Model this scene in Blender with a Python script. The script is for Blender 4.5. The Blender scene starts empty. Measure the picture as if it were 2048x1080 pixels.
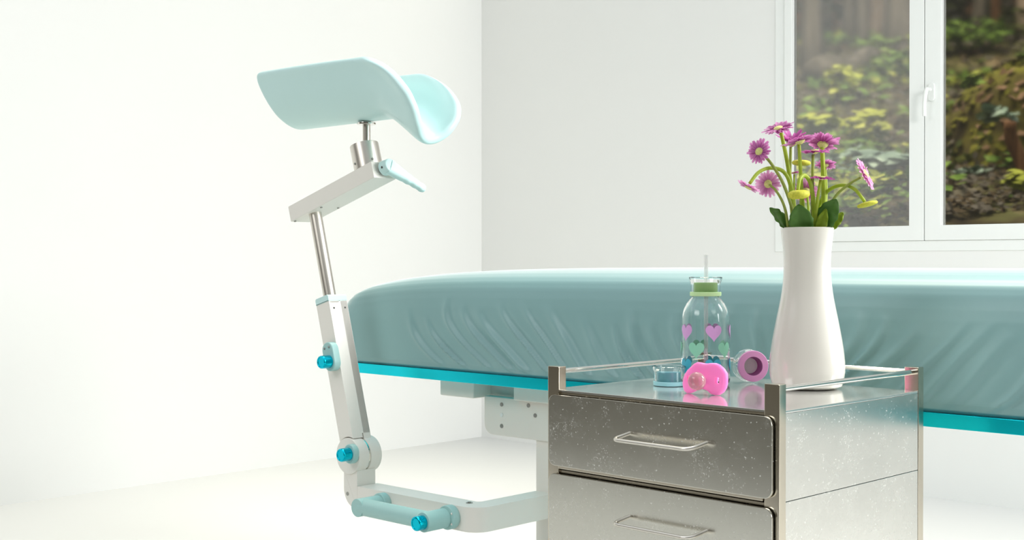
import bpy, bmesh, math, random
from mathutils import Vector, Matrix, noise
random.seed(7)
C = bpy.context.scene.collection
PI = math.pi
V = Vector

# ------------------------------------------------------------------ survey: camera and sight lines
F = 2501.3
YAW = math.radians(43.4875)
PITCH = 0.0063188
EYE = V((0, 0, 0.95))
FWD = V((-math.sin(YAW) * math.cos(PITCH), math.cos(YAW) * math.cos(PITCH), -math.sin(PITCH)))
RGT = V((math.cos(YAW), math.sin(YAW), 0))
UPV = RGT.cross(FWD)


def sight(x, y):
    return FWD + RGT * ((x - 1024) / F) - UPV * ((y - 540) / F)


def at(x, y, axis, val):
    """surveyed point: where the sight line meets the plane axis = val"""
    r = sight(x, y)
    i = 'xyz'.index(axis)
    return EYE + r * ((val - EYE[i]) / r[i])


def far(x, y, d):
    return EYE + sight(x, y) * d


# ------------------------------------------------------------------ materials
def mat(name, col, rough=0.5, metal=0.0, var=0.04, scale=8.0, bump=0.0, bscale=200.0, spec=0.5,
        coat=0.0, emit=0.0, crough=0.06, sheen=0.0, trans=0.0, alpha=1.0, sss=0.0, col2=None):
    m = bpy.data.materials.new(name)
    m.use_nodes = True
    nt = m.node_tree
    b = nt.nodes['Principled BSDF']
    tc = nt.nodes.new('ShaderNodeTexCoord')
    nz = nt.nodes.new('ShaderNodeTexNoise')
    nz.inputs['Scale'].default_value = scale
    nz.inputs['Detail'].default_value = 4
    nt.links.new(tc.outputs['Object'], nz.inputs['Vector'])
    rp = nt.nodes.new('ShaderNodeMix')
    rp.data_type = 'RGBA'
    a = tuple(max(0, c * (1 - var)) for c in col)
    z = tuple(min(1, c * (1 + var)) for c in (col2 or col))
    rp.inputs[6].default_value = a + (1,)
    rp.inputs[7].default_value = z + (1,)
    nt.links.new(nz.outputs['Fac'], rp.inputs[0])
    nt.links.new(rp.outputs[2], b.inputs['Base Color'])
    b.inputs['Roughness'].default_value = rough
    b.inputs['Metallic'].default_value = metal
    b.inputs['Specular IOR Level'].default_value = spec
    b.inputs['Coat Weight'].default_value = coat
    b.inputs['Coat Roughness'].default_value = crough
    b.inputs['Transmission Weight'].default_value = trans
    b.inputs['Alpha'].default_value = alpha
    b.inputs['Sheen Weight'].default_value = sheen
    b.inputs['Sheen Roughness'].default_value = 0.22
    b.inputs['Sheen Tint'].default_value = (1, 1, 1, 1)
    if sss:
        b.inputs['Subsurface Weight'].default_value = sss
        b.inputs['Subsurface Radius'].default_value = (0.02, 0.008, 0.012)
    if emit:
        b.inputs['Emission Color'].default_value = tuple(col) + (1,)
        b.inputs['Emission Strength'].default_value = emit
    if bump:
        n2 = nt.nodes.new('ShaderNodeTexNoise')
        n2.inputs['Scale'].default_value = bscale
        n2.inputs['Detail'].default_value = 3
        nt.links.new(tc.outputs['Object'], n2.inputs['Vector'])
        bp = nt.nodes.new('ShaderNodeBump')
        bp.inputs['Strength'].default_value = bump
        bp.inputs['Distance'].default_value = 0.002
        nt.links.new(n2.outputs['Fac'], bp.inputs['Height'])
        nt.links.new(bp.outputs['Normal'], b.inputs['Normal'])
    return m


def steel(name, col, rough, marks=0.0, film=0.0, rvar=0.08):
    """stainless steel with dust specks and hairline scratches"""
    m = bpy.data.materials.new(name)
    m.use_nodes = True
    nt = m.node_tree
    N = nt.nodes.new
    L = nt.links.new
    b = nt.nodes['Principled BSDF']
    b.inputs['Metallic'].default_value = 1.0
    tc = N('ShaderNodeTexCoord')

    def ramp(src, lo, hi):
        r = N('ShaderNodeMapRange')
        r.inputs['From Min'].default_value = lo
        r.inputs['From Max'].default_value = hi
        L(src, r.inputs['Value'])
        return r.outputs['Result']

    def nz(scale, det=4, vec=None):
        n = N('ShaderNodeTexNoise')
        n.inputs['Scale'].default_value = scale
        n.inputs['Detail'].default_value = det
        L(vec or tc.outputs['Object'], n.inputs['Vector'])
        return n.outputs['Fac']

    def mth(op, a, bb):
        n = N('ShaderNodeMath')
        n.operation = op
        for i, q in enumerate((a, bb)):
            if isinstance(q, (int, float)):
                n.inputs[i].default_value = q
            else:
                L(q, n.inputs[i])
        return n.outputs[0]

    base = nz(5, 5)
    rr = mth('ADD', mth('MULTIPLY', base, rvar * 2), rough - rvar)
    if marks:
        patch = ramp(nz(22, 6), 0.45, 0.72)
        speck = ramp(nz(330, 2), 0.60, 0.68)
        vor = N('ShaderNodeTexVoronoi')
        vor.feature = 'DISTANCE_TO_EDGE'
        vor.inputs['Scale'].default_value = 16
        mp = N('ShaderNodeMapping')
        mp.inputs['Scale'].default_value = (1, 1, 3.2)
        mp.inputs['Rotation'].default_value = (0.5, 0.7, 0.4)
        L(tc.outputs['Object'], mp.inputs['Vector'])
        L(mp.outputs['Vector'], vor.inputs['Vector'])
        hair = ramp(vor.outputs['Distance'], 0.010, 0.002)
        hair = mth('MULTIPLY', hair, ramp(nz(14, 3), 0.60, 0.68))
        dust = mth('MULTIPLY', patch, mth('ADD', mth('MULTIPLY', speck, 1.0), mth('MULTIPLY', ramp(nz(130, 6), 0.52, 0.75), 0.55)))
        dust = mth('ADD', dust, mth('MULTIPLY', ramp(nz(210, 1), 0.69, 0.75), 0.7))
        tot = mth('MINIMUM', mth('ADD', mth('MULTIPLY', mth('ADD', dust, mth('MULTIPLY', hair, 0.4)), marks), film), 1.0)
        # dust is a thin bright dielectric film
        df = N('ShaderNodeBsdfDiffuse')
        df.inputs['Color'].default_value = (0.80, 0.79, 0.74, 1)
        mx = N('ShaderNodeMixShader')
        out = nt.nodes['Material Output']
        L(tot, mx.inputs[0])
        L(b.outputs[0], mx.inputs[1])
        L(df.outputs[0], mx.inputs[2])
        L(mx.outputs[0], out.inputs['Surface'])
    L(rr, b.inputs['Roughness'])
    cm = N('ShaderNodeMix')
    cm.data_type = 'RGBA'
    cm.inputs[6].default_value = tuple(c * 0.94 for c in col) + (1,)
    cm.inputs[7].default_value = tuple(min(1, c * 1.05) for c in col) + (1,)
    L(base, cm.inputs[0])
    L(cm.outputs[2], b.inputs['Base Color'])
    return m


def glass(name, col=(1, 1, 1), ior=1.45, rough=0.0):
    m = bpy.data.materials.new(name)
    m.use_nodes = True
    nt = m.node_tree
    b = nt.nodes['Principled BSDF']
    b.inputs['Base Color'].default_value = tuple(col) + (1,)
    b.inputs['Transmission Weight'].default_value = 1
    b.inputs['IOR'].default_value = ior
    nz = nt.nodes.new('ShaderNodeTexNoise')
    nz.inputs['Scale'].default_value = 3
    mr = nt.nodes.new('ShaderNodeMapRange')
    mr.inputs['To Min'].default_value = rough
    mr.inputs['To Max'].default_value = rough + 0.01
    nt.links.new(nz.outputs['Fac'], mr.inputs['Value'])
    nt.links.new(mr.outputs['Result'], b.inputs['Roughness'])
    return m


def thin_glass(name, tint=(1, 1, 1), ior=1.5, gain=1.0):
    """thin sheet: clear straight through, mirror by Fresnel"""
    m = bpy.data.materials.new(name)
    m.use_nodes = True
    nt = m.node_tree
    nt.nodes.remove(nt.nodes['Principled BSDF'])
    t = nt.nodes.new('ShaderNodeBsdfTransparent')
    t.inputs['Color'].default_value = tuple(tint) + (1,)
    g = nt.nodes.new('ShaderNodeBsdfGlossy')
    g.inputs['Roughness'].default_value = 0.0
    fr = nt.nodes.new('ShaderNodeFresnel')
    fr.inputs['IOR'].default_value = ior
    ml = nt.nodes.new('ShaderNodeMath')
    ml.operation = 'MULTIPLY'
    ml.use_clamp = True
    ml.inputs[1].default_value = gain
    nt.links.new(fr.outputs[0], ml.inputs[0])
    mx = nt.nodes.new('ShaderNodeMixShader')
    nt.links.new(ml.outputs[0], mx.inputs[0])
    nt.links.new(t.outputs[0], mx.inputs[1])
    nt.links.new(g.outputs[0], mx.inputs[2])
    nt.links.new(mx.outputs[0], nt.nodes['Material Output'].inputs['Surface'])
    return m


def petal_mat(name, inner, outer, rough=0.5):
    """thin plant tissue; 'shade' runs from the dark base to the pale tip when given"""
    m = mat(name, outer, rough, var=0.25, scale=160)
    nt = m.node_tree
    b = nt.nodes['Principled BSDF']
    tr = nt.nodes.new('ShaderNodeBsdfTranslucent')
    tr.inputs['Color'].default_value = tuple(outer) + (1,)
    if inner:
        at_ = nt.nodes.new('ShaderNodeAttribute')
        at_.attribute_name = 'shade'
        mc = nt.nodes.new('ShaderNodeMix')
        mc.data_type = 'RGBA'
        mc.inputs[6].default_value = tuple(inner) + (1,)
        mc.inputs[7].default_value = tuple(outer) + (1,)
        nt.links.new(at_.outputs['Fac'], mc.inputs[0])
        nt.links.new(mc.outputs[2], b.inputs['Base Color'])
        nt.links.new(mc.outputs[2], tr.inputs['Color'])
    mx = nt.nodes.new('ShaderNodeMixShader')
    mx.inputs[0].default_value = 0.4
    nt.links.new(b.outputs[0], mx.inputs[1])
    nt.links.new(tr.outputs[0], mx.inputs[2])
    nt.links.new(mx.outputs[0], nt.nodes['Material Output'].inputs['Surface'])
    return m


def blotch(name, cols, scale, rough=0.9, detail=5, stretch=(1, 1, 1), trans=0.0, moss=None):
    """natural surface in several noise-mixed colours"""
    m = bpy.data.materials.new(name)
    m.use_nodes = True
    nt = m.node_tree
    N = nt.nodes.new
    L = nt.links.new
    b = nt.nodes['Principled BSDF']
    b.inputs['Roughness'].default_value = rough
    b.inputs['Specular IOR Level'].default_value = 0.15
    tc = N('ShaderNodeTexCoord')
    mp = N('ShaderNodeMapping')
    mp.inputs['Scale'].default_value = stretch
    L(tc.outputs['Object'], mp.inputs['Vector'])
    nz = N('ShaderNodeTexNoise')
    nz.inputs['Scale'].default_value = scale
    nz.inputs['Detail'].default_value = detail
    nz.inputs['Distortion'].default_value = 0.6
    L(mp.outputs['Vector'], nz.inputs['Vector'])
    cr = N('ShaderNodeValToRGB')
    e = cr.color_ramp.elements
    n = len(cols)
    e[0].position = 0.30
    e[0].color = tuple(cols[0]) + (1,)
    e[1].position = 0.72
    e[1].color = tuple(cols[-1]) + (1,)
    for i in range(1, n - 1):
        q = e.new(0.30 + 0.42 * i / (n - 1))
        q.color = tuple(cols[i]) + (1,)
    L(nz.outputs['Fac'], cr.inputs['Fac'])
    col = cr.outputs['Color']
    if moss:
        ge = N('ShaderNodeNewGeometry')
        sx = N('ShaderNodeSeparateXYZ')
        L(ge.outputs['Normal'], sx.inputs[0])
        n2 = N('ShaderNodeTexNoise')
        n2.inputs['Scale'].default_value = 5
        L(tc.outputs['Object'], n2.inputs['Vector'])
        ad = N('ShaderNodeMath')
        ad.operation = 'ADD'
        L(sx.outputs['Z'], ad.inputs[0])
        L(n2.outputs['Fac'], ad.inputs[1])
        mr = N('ShaderNodeMapRange')
        mr.inputs['From Min'].default_value = 1.12
        mr.inputs['From Max'].default_value = 1.5
        L(ad.outputs[0], mr.inputs['Value'])
        mx = N('ShaderNodeMix')
        mx.data_type = 'RGBA'
        L(mr.outputs['Result'], mx.inputs[0])
        L(col, mx.inputs[6])
        mx.inputs[7].default_value = tuple(moss) + (1,)
        col = mx.outputs[2]
    L(col, b.inputs['Base Color'])
    return m


M = dict(
    wall=mat('wall_paint', (0.80, 0.805, 0.785), 0.6, var=0.01, scale=2, spec=0.2),
    floor=mat('floor_coating', (0.66, 0.665, 0.65), 0.42, var=0.01, scale=1.5, spec=0.3),
    frame=mat('window_lacquer', (0.82, 0.84, 0.82), 0.35, var=0.01),
    white=mat('white_enamel', (0.84, 0.81, 0.75), 0.38, var=0.015, bump=0.03, bscale=500),
    grey=mat('grey_enamel', (0.60, 0.60, 0.56), 0.45, var=0.02),
    shell=mat('teal_plastic', (0.58, 0.81, 0.795), 0.32, var=0.03, bump=0.04, bscale=350),
    teal=mat('teal_coated_metal', (0.36, 0.59, 0.57), 0.36, var=0.04, scale=30, bump=0.06, bscale=600),
    leather=mat('teal_leatherette', (0.235, 0.415, 0.420), 0.42, var=0.03, scale=4, bump=0.03, bscale=900, coat=0.2, crough=0.35, sheen=1.0),
    rail=mat('cyan_anodised', (0.0, 0.76, 0.90), 0.22, metal=0.72, var=0.03, scale=2),
    knob=mat('cyan_chrome', (0.0, 0.56, 0.74), 0.12, metal=0.9, var=0.02),
    inset=mat('cyan_cap', (0.10, 0.72, 0.86), 0.25, metal=0.3, var=0.02),
    steelp=steel('brushed_pole', (0.72, 0.68, 0.62), 0.32),
    post=steel('polished_post', (0.66, 0.60, 0.50), 0.17, rvar=0.03),
    rod=steel('chrome_rod', (0.80, 0.78, 0.74), 0.08, rvar=0.02),
    top=steel('polished_top', (0.74, 0.75, 0.73), 0.12, marks=0.15, film=0.12, rvar=0.03),
    side=steel('side_sheet', (0.72, 0.71, 0.67), 0.26, marks=0.45, rvar=0.05),
    drawer=steel('drawer_sheet', (0.66, 0.645, 0.585), 0.19, marks=0.80, film=0.0, rvar=0.03),
    edge=mat('drawer_rim', (0.80, 0.76, 0.68), 0.3, metal=0.6),
    dark=mat('dark_recess', (0.05, 0.05, 0.045), 0.6),
    screw=mat('screw_steel', (0.35, 0.35, 0.33), 0.3, metal=1.0),
    rubber=mat('black_rubber', (0.02, 0.02, 0.02), 0.6),
    ceramic=mat('white_ceramic', (0.74, 0.715, 0.645), 0.18, var=0.01, coat=0.4),
    bottle=glass('clear_bottle', (0.97, 1.0, 0.99), 1.40),
    clear=glass('clear_plastic', (0.98, 1.0, 1.0), 1.42),
    straw=mat('milky_straw', (0.80, 0.82, 0.80), 0.25, alpha=0.34),
    green=mat('lid_green', (0.40, 0.64, 0.24), 0.4, sss=0.2),
    greenr=mat('lid_green_ring', (0.60, 0.84, 0.44), 0.4, sss=0.2),
    blue=mat('lid_blue', (0.17, 0.48, 0.55), 0.4, sss=0.2),
    bluer=mat('lid_blue_ring', (0.34, 0.68, 0.73), 0.4, sss=0.2),
    purple=mat('lid_purple', (0.36, 0.08, 0.28), 0.4),
    purpler=mat('lid_purple_ring', (0.68, 0.30, 0.55), 0.4, sss=0.1),
    hlilac=mat('heart_lilac', (0.66, 0.36, 0.68), 0.5, emit=0.05),  # faint emission brightens the three heart prints, which give no real light
    hmint=mat('heart_mint', (0.28, 0.68, 0.48), 0.5, emit=0.05),
    hblue=mat('heart_blue', (0.05, 0.42, 0.56), 0.5, emit=0.05),
    pink=mat('pink_silicone', (0.98, 0.22, 0.56), 0.38, sss=0.6, emit=0.22),  # glow put into the material; the silicone gives off no light
    bulb=mat('pacifier_bulb', (0.90, 0.62, 0.62), 0.10, trans=0.75, var=0.03),
    petal=petal_mat('petal_pink', (0.40, 0.035, 0.28), (0.82, 0.38, 0.67)),
    petal2=petal_mat('petal_pale', (0.60, 0.16, 0.44), (0.88, 0.54, 0.76)),
    petal3=petal_mat('petal_deep', (0.34, 0.015, 0.22), (0.74, 0.22, 0.56)),
    disc=mat('flower_disc', (0.62, 0.60, 0.22), 0.8, var=0.3, scale=400),
    stem=petal_mat('stem_green', None, (0.46, 0.57, 0.06)),
    stem2=petal_mat('stem_dull', None, (0.38, 0.45, 0.10)),
    bud=mat('bud_yellow', (0.40, 0.41, 0.02), 0.7, var=0.3, scale=300, col2=(0.60, 0.58, 0.05)),
    leaf=petal_mat('leaf_green', None, (0.11, 0.25, 0.045)),
    leaf2=petal_mat('leaf_light', None, (0.30, 0.42, 0.02)),
)


# ------------------------------------------------------------------ mesh helpers
class B:
    def __init__(s):
        s.bm = bmesh.new()
        s.mi = 0

    def _mark(s, n0):
        s.bm.faces.ensure_lookup_table()
        for f in s.bm.faces[n0:]:
            f.material_index = s.mi

    def merge(s, t, mtx=None):
        """append a temporary bmesh"""
        if mtx is not None:
            t.transform(mtx)
        me = bpy.data.meshes.new('tmp')
        t.to_mesh(me)
        t.free()
        n0 = len(s.bm.faces)
        s.bm.from_mesh(me)
        bpy.data.meshes.remove(me)
        s._mark(n0)
        return s

    def box(s, lo, hi, bev=0.0, seg=2, mtx=None):
        t = bmesh.new()
        bmesh.ops.create_cube(t, size=1)
        for v in t.verts:
            v.co = V((lo[i] + (hi[i] - lo[i]) * (v.co[i] + 0.5) for i in range(3)))
        if bev:
            bmesh.ops.bevel(t, geom=t.edges[:], offset=bev, segments=seg, profile=0.5, affect='EDGES')
        return s.merge(t, mtx)

    def lathe(s, prof, seg=48, mtx=None, n=2.0, rot=0.0):
        """prof: (r, z); n = superellipse exponent of the plan"""
        t = bmesh.new()
        rings = []
        for r, z in prof:
            ring = []
            for k in range(seg):
                a = 2 * PI * k / seg + rot
                c, d = math.cos(a - rot), math.sin(a - rot)
                q = 1.0 if n == 2.0 else (abs(c) ** n + abs(d) ** n) ** (-1 / n)
                x, y = r * q * c, r * q * d
                ring.append(t.verts.new((x * math.cos(rot) - y * math.sin(rot), x * math.sin(rot) + y * math.cos(rot), z)))
            rings.append(ring)
        for i in range(len(rings) - 1):
            for k in range(seg):
                a, b_ = rings[i], rings[i + 1]
                t.faces.new((a[k], a[(k + 1) % seg], b_[(k + 1) % seg], b_[k]))
        if prof[0][0] > 1e-6 and prof[0] != prof[-1]:
            t.faces.new(list(reversed(rings[0])))
        if prof[-1][0] > 1e-6 and prof[0] != prof[-1]:
            t.faces.new(rings[-1])
        bmesh.ops.remove_doubles(t, verts=t.verts, dist=1e-6)
        bmesh.ops.recalc_face_normals(t, faces=t.faces)
        return s.merge(t, mtx)

    def cyl(s, p0, p1, r, r1=None, seg=40, bev=0.0):
        p0, p1 = V(p0), V(p1)
        d = p1 - p0
        L = d.length
        r1 = r if r1 is None else r1
        if bev:
            pr = [(max(r - bev, 0), 0), (r - bev * 0.3, bev * 0.3), (r, bev), (r1, L - bev), (r1 - bev * 0.3, L - bev * 0.3), (max(r1 - bev, 0), L)]
        else:
            pr = [(r, 0), (r1, L)]
        mt = Matrix.Translation(p0) @ d.to_track_quat('Z', 'Y').to_matrix().to_4x4()
        return s.lathe(pr, seg, mt)

    def tube(s, pts, r, seg=14, caps=True, closed=False):
        """sweep a circle along points; r may be a list"""
        pts = [V(p) for p in pts]
        n = len(pts)
        rs = r if isinstance(r, (list, tuple)) else [r] * n
        t = bmesh.new()
        prev = None
        rings = []
        for i, p in enumerate(pts):
            if i == 0:
                d = pts[1] - pts[0]
            elif i == n - 1:
                d = pts[-1] - pts[-2]
            else:
                d = (pts[i + 1] - pts[i]).normalized() + (pts[i] - pts[i - 1]).normalized()
            d.normalize()
            if prev is None:
                a = d.orthogonal().normalized()
            else:
                a = (prev - d * prev.dot(d)).normalized()
            prev = a
            b_ = d.cross(a)
            rings.append([t.verts.new(p + (a * math.cos(2 * PI * k / seg) + b_ * math.sin(2 * PI * k / seg)) * rs[i]) for k in range(seg)])
        for i in range(n - 1):
            for k in range(seg):
                t.faces.new((rings[i][k], rings[i][(k + 1) % seg], rings[i + 1][(k + 1) % seg], rings[i + 1][k]))
        if caps:
            t.faces.new(list(reversed(rings[0])))
            t.faces.new(rings[-1])
        return s.merge(t)

    def prism(s, poly, depth, mtx=None, bev=0.0, seg=2):
        """poly in XY extruded to z=depth"""
        t = bmesh.new()
        vs = [t.verts.new((x, y, 0)) for x, y in poly]
        f = t.faces.new(vs)
        r = bmesh.ops.extrude_face_region(t, geom=[f])
        bmesh.ops.translate(t, verts=[g for g in r['geom'] if isinstance(g, bmesh.types.BMVert)], vec=(0, 0, depth))
        bmesh.ops.recalc_face_normals(t, faces=t.faces)
        if bev:
            es = [e for e in t.edges if abs(e.verts[0].co.z - e.verts[1].co.z) < 1e-7]
            bmesh.ops.bevel(t, geom=es, offset=bev, segments=seg, profile=0.5, affect='EDGES')
        return s.merge(t, mtx)

    def sphere(s, c, r, sc=(1, 1, 1), seg=32, mtx=None):
        t = bmesh.new()
        bmesh.ops.create_uvsphere(t, u_segments=seg, v_segments=seg // 2, radius=r)
        mt = (mtx or Matrix.Translation(c)) @ Matrix.Diagonal((sc[0], sc[1], sc[2], 1))
        return s.merge(t, mt)

    def grid(s, nu, nv, fn):
        t = bmesh.new()
        g = [[t.verts.new(fn(i / (nu - 1), j / (nv - 1))) for j in range(nv)] for i in range(nu)]
        for i in range(nu - 1):
            for j in range(nv - 1):
                t.faces.new((g[i][j], g[i + 1][j], g[i + 1][j + 1], g[i][j + 1]))
        return s.merge(t)


ORG = {}


def obj(name, b, mats, parent=None, smooth=40, local=False, solid=None, sub=0):
    """one mesh object; vertices given in the world are moved into the parent's frame unless local"""
    if not isinstance(mats, (list, tuple)):
        mats = [mats]
    me = bpy.data.meshes.new(name)
    o0 = ORG.get(parent, V((0, 0, 0))) if parent is not None and not local else V((0, 0, 0))
    if o0.length > 0:
        bmesh.ops.translate(b.bm, verts=b.bm.verts, vec=-o0)
    b.bm.to_mesh(me)
    b.bm.free()
    for m in mats:
        me.materials.append(m)
    o = bpy.data.objects.new(name, me)
    C.objects.link(o)
    if solid or sub:
        if solid:
            md = o.modifiers.new('thickness', 'SOLIDIFY')
            md.thickness = solid
            md.offset = 0
        if sub:
            md = o.modifiers.new('smooth', 'SUBSURF')
            md.levels = md.render_levels = sub
        dg = bpy.context.evaluated_depsgraph_get()
        me2 = bpy.data.meshes.new_from_object(o.evaluated_get(dg))
        o.modifiers.clear()
        o.data = me2
        bpy.data.meshes.remove(me)
        me = me2
        me.name = name
    me.polygons.foreach_set('use_smooth', [True] * len(me.polygons))
    if smooth < 180:
        me.set_sharp_from_angle(angle=math.radians(smooth))
        md = o.modifiers.new('flat', 'WEIGHTED_NORMAL')
        md.keep_sharp = True
        dg = bpy.context.evaluated_depsgraph_get()
        me2 = bpy.data.meshes.new_from_object(o.evaluated_get(dg))
        o.modifiers.clear()
        o.data = me2
        bpy.data.meshes.remove(me)
        me2.name = name
    if parent is not None:
        o.parent = parent
        ORG[o] = o0
    return o


def tag(o, label, cat, group=None):
    o['label'] = label
    o['category'] = cat
    if group:
        o['group'] = group
    return o


def thing(name, label, cat, loc=(0, 0, 0), rotz=0.0, group=None):
    o = bpy.data.objects.new(name, None)
    o.empty_display_size = 0.05
    C.objects.link(o)
    o.location = loc
    o.rotation_euler = (0, 0, rotz)
    ORG[o] = V(loc)
    return tag(o, label, cat, group)


def structure(o):
    o['kind'] = 'structure'
    return o


def rrect(x0, y0, x1, y1, r, n=6, rs=None):
    """rounded rectangle outline, rs = radii (bl, br, tr, tl)"""
    rs = rs or (r, r, r, r)
    out = []
    for (cx, cy, a0), q in zip(((x0, y0, 180), (x1, y0, 270), (x1, y1, 0), (x0, y1, 90)), rs):
        if q <= 0:
            out.append((cx, cy))
            continue
        ox = cx + (q if cx == x0 else -q)
        oy = cy + (q if cy == y0 else -q)
        for k in range(n + 1):
            a = math.radians(a0 + 90 * k / n)
            out.append((ox + q * math.cos(a), oy + q * math.sin(a)))
    return out


def fillet(pts, r, n=6):
    """round the corners of a 3-D polyline"""
    pts = [V(p) for p in pts]
    out = [pts[0]]
    for i in range(1, len(pts) - 1):
        a = (pts[i - 1] - pts[i]).normalized()
        c = (pts[i + 1] - pts[i]).normalized()
        p0, p2 = pts[i] + a * r, pts[i] + c * r
        for k in range(n + 1):
            t = k / n
            out.append(p0 * (1 - t) ** 2 + pts[i] * 2 * t * (1 - t) + p2 * t * t)
    out.append(pts[-1])
    return out


def spline(pts, n=8):
    pts = [V(p) for p in pts]
    P = [pts[0] * 2 - pts[1]] + pts + [pts[-1] * 2 - pts[-2]]
    out = []
    for i in range(1, len(P) - 2):
        for k in range(n):
            t = k / n
            a, b_, c, d = P[i - 1:i + 3]
            out.append(0.5 * ((2 * b_) + (c - a) * t + (2 * a - 5 * b_ + 4 * c - d) * t * t + (3 * b_ - a - 3 * c + d) * t ** 3))
    out.append(pts[-1])
    return out


def lerp_tab(tab, x):
    if x <= tab[0][0]:
        return tab[0][1]
    for (a, p), (b_, q) in zip(tab, tab[1:]):
        if x <= b_:
            return p + (q - p) * (x - a) / (b_ - a)
    return tab[-1][1]


def XZ(y):
    """matrix laying a prism's (x, y) outline into world (x, z), extruded towards +Y from y"""
    return Matrix(((1, 0, 0, 0), (0, 0, 1, y), (0, 1, 0, 0), (0, 0, 0, 1)))


# ------------------------------------------------------------------ the room
WX, WY = -4.80, 4.82
b = B(); b.box((WX - 0.1, -1.15, -0.1), (3.2, WY + 0.12, 0.0)); structure(obj('floor', b, M['floor']))
b = B(); b.box((WX - 0.12, -0.62, 0.0), (WX, WY, 3.6)); structure(obj('wall_left', b, M['wall']))
WL, WR, WB, WT = -2.965, -0.95, 0.995, 2.62          # opening of the window
b = B()
b.box((WX - 0.12, WY, 0), (WL, WY + 0.12, 3.6))
b.box((WR, WY, 0), (3.2, WY + 0.12, 3.6))
b.box((WL, WY, 0), (WR, WY + 0.12, WB))
b.box((WL, WY, WT), (WR, WY + 0.12, 3.6))
structure(obj('wall_back', b, M['wall']))

win = bpy.data.objects.new('window_1', None)
C.objects.link(win)
win.location = ((WL + WR) / 2, WY, WB)
ORG[win] = V(win.location)
structure(win)
b = B()
y0, y1 = WY - 0.004, WY + 0.06
b.box((WL, y0, WB), (WL + 0.055, y1, WT), 0.003); b.box((WR - 0.055, y0, WB), (WR, y1, WT), 0.003)
b.box((WL + 0.05, y0, WB), (WR - 0.05, y1, WB + 0.042), 0.003); b.box((WL + 0.05, y0, WT - 0.05), (WR - 0.05, y1, WT), 0.003)
obj('window_frame', b, M['frame'], win)


def sash(x0, x1, gx0, gx1, gz0, gz1):
    z0, z1 = WB + 0.042, WT - 0.045
    b = B()
    ya, yb = WY - 0.010, WY + 0.035
    b.box((x0, ya, z0), (gx0, yb, z1), 0.004); b.box((gx1, ya, z0), (x1, yb, z1), 0.004)
    b.box((gx0 - 0.006, ya, z0), (gx1 + 0.006, yb, gz0), 0.004); b.box((gx0 - 0.006, ya, gz1), (gx1 + 0.006, yb, z1), 0.004)
    o = obj('sash', b, M['frame'], win)
    b = B(); b.box((gx0 - 0.004, WY + 0.012, gz0 - 0.004), (gx1 + 0.004, WY + 0.016, gz1 + 0.004))
    obj('pane', b, M['pane'], o)
    return o


def old_pane(name, rough):
    """slightly uneven window sheet: refracts with a little scatter and mirrors by Fresnel"""
    m = bpy.data.materials.new(name)
    m.use_nodes = True
    nt = m.node_tree
    nt.nodes.remove(nt.nodes['Principled BSDF'])
    t = nt.nodes.new('ShaderNodeBsdfRefraction')
    t.inputs['IOR'].default_value = 1.5
    nz = nt.nodes.new('ShaderNodeTexNoise')
    nz.inputs['Scale'].default_value = 4
    mr = nt.nodes.new('ShaderNodeMapRange')
    mr.inputs['To Min'].default_value = rough
    mr.inputs['To Max'].default_value = rough * 1.15
    nt.links.new(nz.outputs['Fac'], mr.inputs['Value'])
    nt.links.new(mr.outputs['Result'], t.inputs['Roughness'])
    g = nt.nodes.new('ShaderNodeBsdfGlossy')
    g.inputs['Roughness'].default_value = 0.02
    fr = nt.nodes.new('ShaderNodeFresnel')
    fr.inputs['IOR'].default_value = 2.15
    mx = nt.nodes.new('ShaderNodeMixShader')
    nt.links.new(fr.outputs[0], mx.inputs[0])
    nt.links.new(t.outputs[0], mx.inputs[1])
    nt.links.new(g.outputs[0], mx.inputs[2])
    nt.links.new(mx.outputs[0], nt.nodes['Material Output'].inputs['Surface'])
    return m


M['pane'] = old_pane('window_pane', 0.058)
sash(WL + 0.048, -2.2705, -2.878, -2.335, 1.0985, 2.53)
s2 = sash(-2.2685, WR - 0.052, -2.198, -1.07, 1.0985, 2.53)
b = B()
hx, hz = -2.236, 1.633
b.prism(rrect(hx - 0.013, hz - 0.036, hx + 0.013, hz + 0.036, 0.0125), 0.010, XZ(WY - 0.020), 0.002)
b.cyl((hx, WY - 0.03, hz + 0.008), (hx, WY - 0.058, hz + 0.008), 0.008)
b.tube(spline([(hx, WY - 0.056, hz + 0.012), (hx - 0.004, WY - 0.060, hz - 0.01), (hx - 0.009, WY - 0.060, hz - 0.05), (hx - 0.010, WY - 0.058, hz - 0.10)]), 0.0085)
obj('window_handle', b, M['frame'], s2)

# ------------------------------------------------------------------ the examination bed
BX0, BX1, BY0, BY1 = -2.605, -0.42, 2.034, 2.70
bed = thing('examination_bed', 'birthing bed with teal padded top, cyan side rail and white leg support arm', 'bed', (-1.6, 2.36, 0))

# mattress: rounded plan, crowned top, drawn folds along the near side
PROF = [(0.012, 0.694), (0.004, 0.700), (0.0, 0.712), (0.0, 0.74), (0.0, 0.77), (0.0, 0.80), (0.0, 0.825), (0.002, 0.85), (0.006, 0.872),
        (0.013, 0.892), (0.024, 0.908), (0.040, 0.919), (0.062, 0.927), (0.09, 0.932), (0.13, 0.9355), (0.19, 0.9375), (0.27, 0.9385)]


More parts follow.
